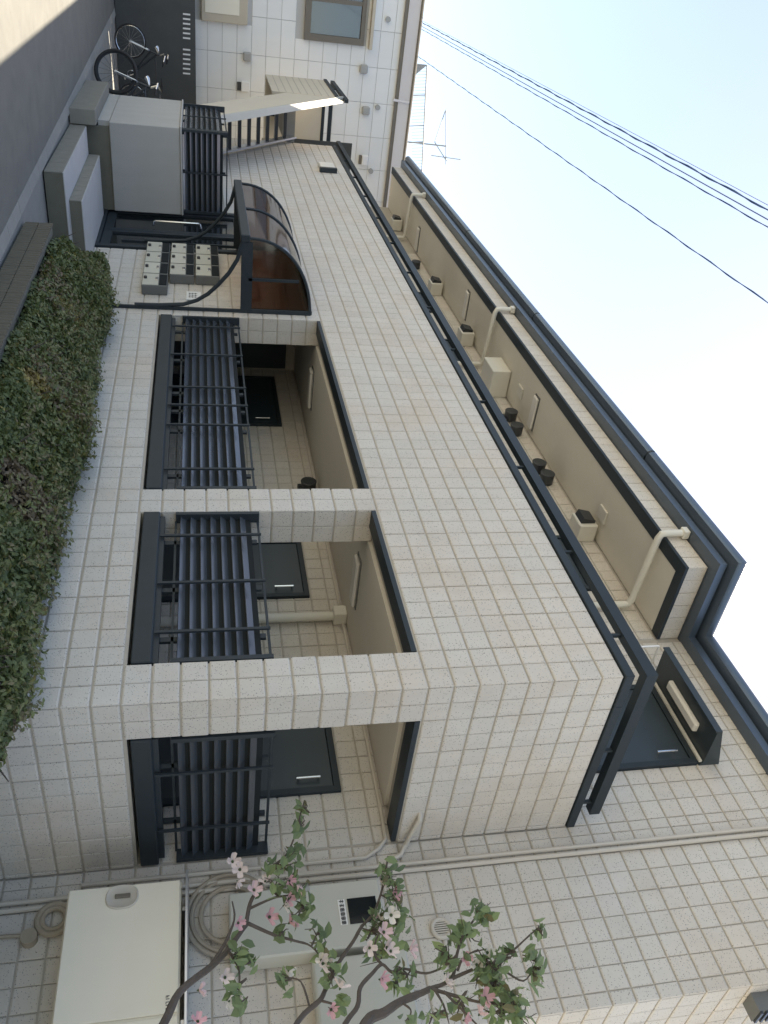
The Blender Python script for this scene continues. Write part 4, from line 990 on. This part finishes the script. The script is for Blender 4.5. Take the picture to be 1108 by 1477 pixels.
mb = MB(); a, b, c = on((598,92),0,RX), on((616,94),0,RX), on((597,110),0,RX)
mb.add([a,b,c,a+np.array([-0.1,0,0]),b+np.array([-0.1,0,0]),c+np.array([-0.1,0,0])],[(0,1,2),(5,4,3),(0,3,4,1),(1,4,5,2),(2,5,3,0)]); mb.build('end_plate','vent_grey',rk,ko)
# slotted dark wall in front of the house
dwl = thing('slotted_wall', 'dark charcoal garden wall with two rows of white slots near its top', 'wall', (-20.9,-2,G)); wo2 = ORI[dwl.name]
mb = MB(); mb.bbox(-21.05,-20.9,-9.0,0.9,G,1.10,0.01); mb.build('wall_body', 'charcoal_wall', dwl, wo2)
for k in range(12):
    yy = 20+ (k if k < 6 else k+1.4)*6.9
    q = on((264,yy),0,-20.9); q2 = on((274.5,yy),0,-20.9)
    mb = MB(); mb.box(-20.902,-20.894,q[1]-0.019,q[1]+0.019,q[2],q2[2]); mb.build('slot', 'white_paint', dwl, wo2)

def bicycle(label, P0, ang, lean, frame_m, rim_m, R=0.42, tyre=0.03):
    t = thing('bicycle', label, 'bicycle', P0)
    t.rotation_euler = (0, 0, ang)
    Z = (0,0,0)
    root = t; ORI[t.name] = Z
    def Bd(mb, nm, m, par=None, smooth=True):
        # geometry in local units, lean about the ground line
        cl, sl_ = math.cos(lean), math.sin(lean)
        mb.v = [(x, y*cl - z*sl_, y*sl_ + z*cl) for x, y, z in mb.v]
        return mb.build(nm, m, par or t, Z, smooth)
    wb = 1.32; ang_s = 0.18
    for k, hx in enumerate((0.0, wb)):
        mb = MB(); mb.ring((hx,0,R),R-tyre,tyre,(0,1,0),36,8); w = Bd(mb,'wheel','rubber')
        mb = MB(); mb.ring((hx,0,R),R-tyre*2.1,0.014,(0,1,0),36,6); Bd(mb,'rim',rim_m,w)
        mb = MB()
        for s_ in range(18):
            a = 2*math.pi*s_/18; mb.tube([(hx+0.02*math.cos(a+1),0.02*(-1)**s_,R+0.02*math.sin(a+1)),(hx+(R-tyre*2)*math.cos(a),0,R+(R-tyre*2)*math.sin(a))],0.0025,3)
        Bd(mb,'spokes',rim_m,w,False)
        mb = MB(); mb.tube([(hx,-0.06,R),(hx,0.06,R)],0.025,8); Bd(mb,'hub','steel',w)
    head = np.array([0.22,0,1.02]); headb = np.array([0.17,0,0.86]); bbk = np.array([0.75,0,0.36]); seat = np.array([0.92,0,0.98])
    mb = MB(); mb.tube([head,bbk],0.026,8); mb.tube([headb,bbk],0.024,8); mb.tube([head-[0,0,0.05],seat],0.020,8); mb.tube([bbk,seat],0.022,8); mb.tube([bbk,(wb,0.05,R)],0.014,6); mb.tube([bbk,(wb,-0.05,R)],0.014,6); mb.tube([seat,(wb,0.05,R)],0.012,6); mb.tube([seat,(wb,-0.05,R)],0.012,6); mb.tube([headb,head+[0.02,0,0.06]],0.028,8); Bd(mb,'frame',frame_m)
    mb = MB()
    for s_ in (-1,1): mb.tube([(0.16,0,0.84),(0.14,0.055*s_,0.80),(0.0,0.055*s_,R)],0.015,6)
    Bd(mb,'fork','steel')
    mb = MB(); mb.tube([(0.24,0,1.08),(0.20,0,1.20)],0.02,6); mb.tube([(0.34,-0.36,1.22),(0.22,-0.30,1.25),(0.18,-0.1,1.22),(0.18,0.1,1.22),(0.22,0.30,1.25),(0.34,0.36,1.22)],0.015,7); hb = Bd(mb,'handlebar','chrome')
    mb = MB()
    for s_ in (-1,1): mb.tube([(0.34,0.36*s_,1.22),(0.46,0.38*s_,1.20)],0.022,8)
    Bd(mb,'grip','rubber',hb)
    mb = MB(); mb.tube([(0.20,0,1.05),(0.08,0,1.02),(0.05,0,1.0)],[0.02,0.055,0.05],10); Bd(mb,'headlamp','chrome',hb)
    mb = MB(); mb.tube([(0.74,0,1.10),(0.85,0,1.11),(0.96,0,1.12),(1.06,0,1.13)],[0.02,0.05,0.09,0.07],8); mb.v = [(x,y,1.11+(z-1.11)*0.4) for x,y,z in mb.v]; mb.tube([seat,(0.95,0,1.09)],0.018,6); Bd(mb,'saddle','rubber')
    mb = MB(); mb.ring((0.75,0.05,0.36),0.10,0.012,(0,1,0),20,5); mb.tube([(0.75,0.06,0.36),(0.82,0.08,0.20)],0.014,5); mb.tube([(0.75,-0.06,0.36),(0.68,-0.08,0.52)],0.014,5); mb.box(0.77,0.88,0.08,0.18,0.18,0.205); mb.box(0.62,0.73,-0.18,-0.08,0.51,0.535); Bd(mb,'crank','steel',None,False)
    mb = MB(); mb.tube([(wb-0.1,0.1,R),(wb+0.05,0.16,0.0)],0.012,5); Bd(mb,'stand','steel')
    return t
b1 = on((135.4,100.8),2,G)
bicycle('black bicycle with chrome handlebar parked beside the low grey wall', (b1[0],b1[1],G), math.radians(68), 0.05, 'dark_paint', 'dark_paint', 0.42, 0.034)
b2_ = on((166,52),2,G-0.0)
bicycle('bicycle with pale silver rims leaning by the slotted dark wall', (-20.2,-1.55,G), math.radians(88), 0.10, 'dark_paint', 'chrome', 0.385, 0.020)

# ================================================================== POWER CABLES
def cable(label, px, z, r, material, twist=False, sag=0.0):
    q = on(px, 2, z); y0 = q[1]
    t = thing('power_cable', label, 'cable', (0, y0, z)); o_ = ORI[t.name]
    xs = np.arange(-48, 30, 0.22 if twist else 3.0)
    zz = lambda x: z + sag*((x-q[0])/25.0)**2
    mb = MB(); mb.tube([(x, y0, zz(x)) for x in xs], r, 6); mb.build('strand', material, t, o_, True)
    if twist:
        mb = MB(); mb.tube([(x, y0+1.5*r*math.sin(x*5.2), zz(x)+1.5*r*math.cos(x*5.2)) for x in xs], r*0.9, 5); mb.build('strand', material, t, o_, True)
cable('single dark cable hanging lowest across the sky above the roof', (1108,437), 8.0, 0.0065, 'cable', True)
cable('thick twisted blue cable, uppermost of the bundled wires over the road', (1108,303), 8.0, 0.0085, 'cable', True)
cable('thin pale straight wire within the bundled wires over the road', (1108,317), 8.0, 0.008, 'cable_light')
cable('wavy twisted cable, lowest of the bundled wires over the road', (1108,328), 8.0, 0.006, 'cable', True)
cable('very fine wire running just above the bundled wires over the road', (1108,296), 8.1, 0.004, 'cable_light')
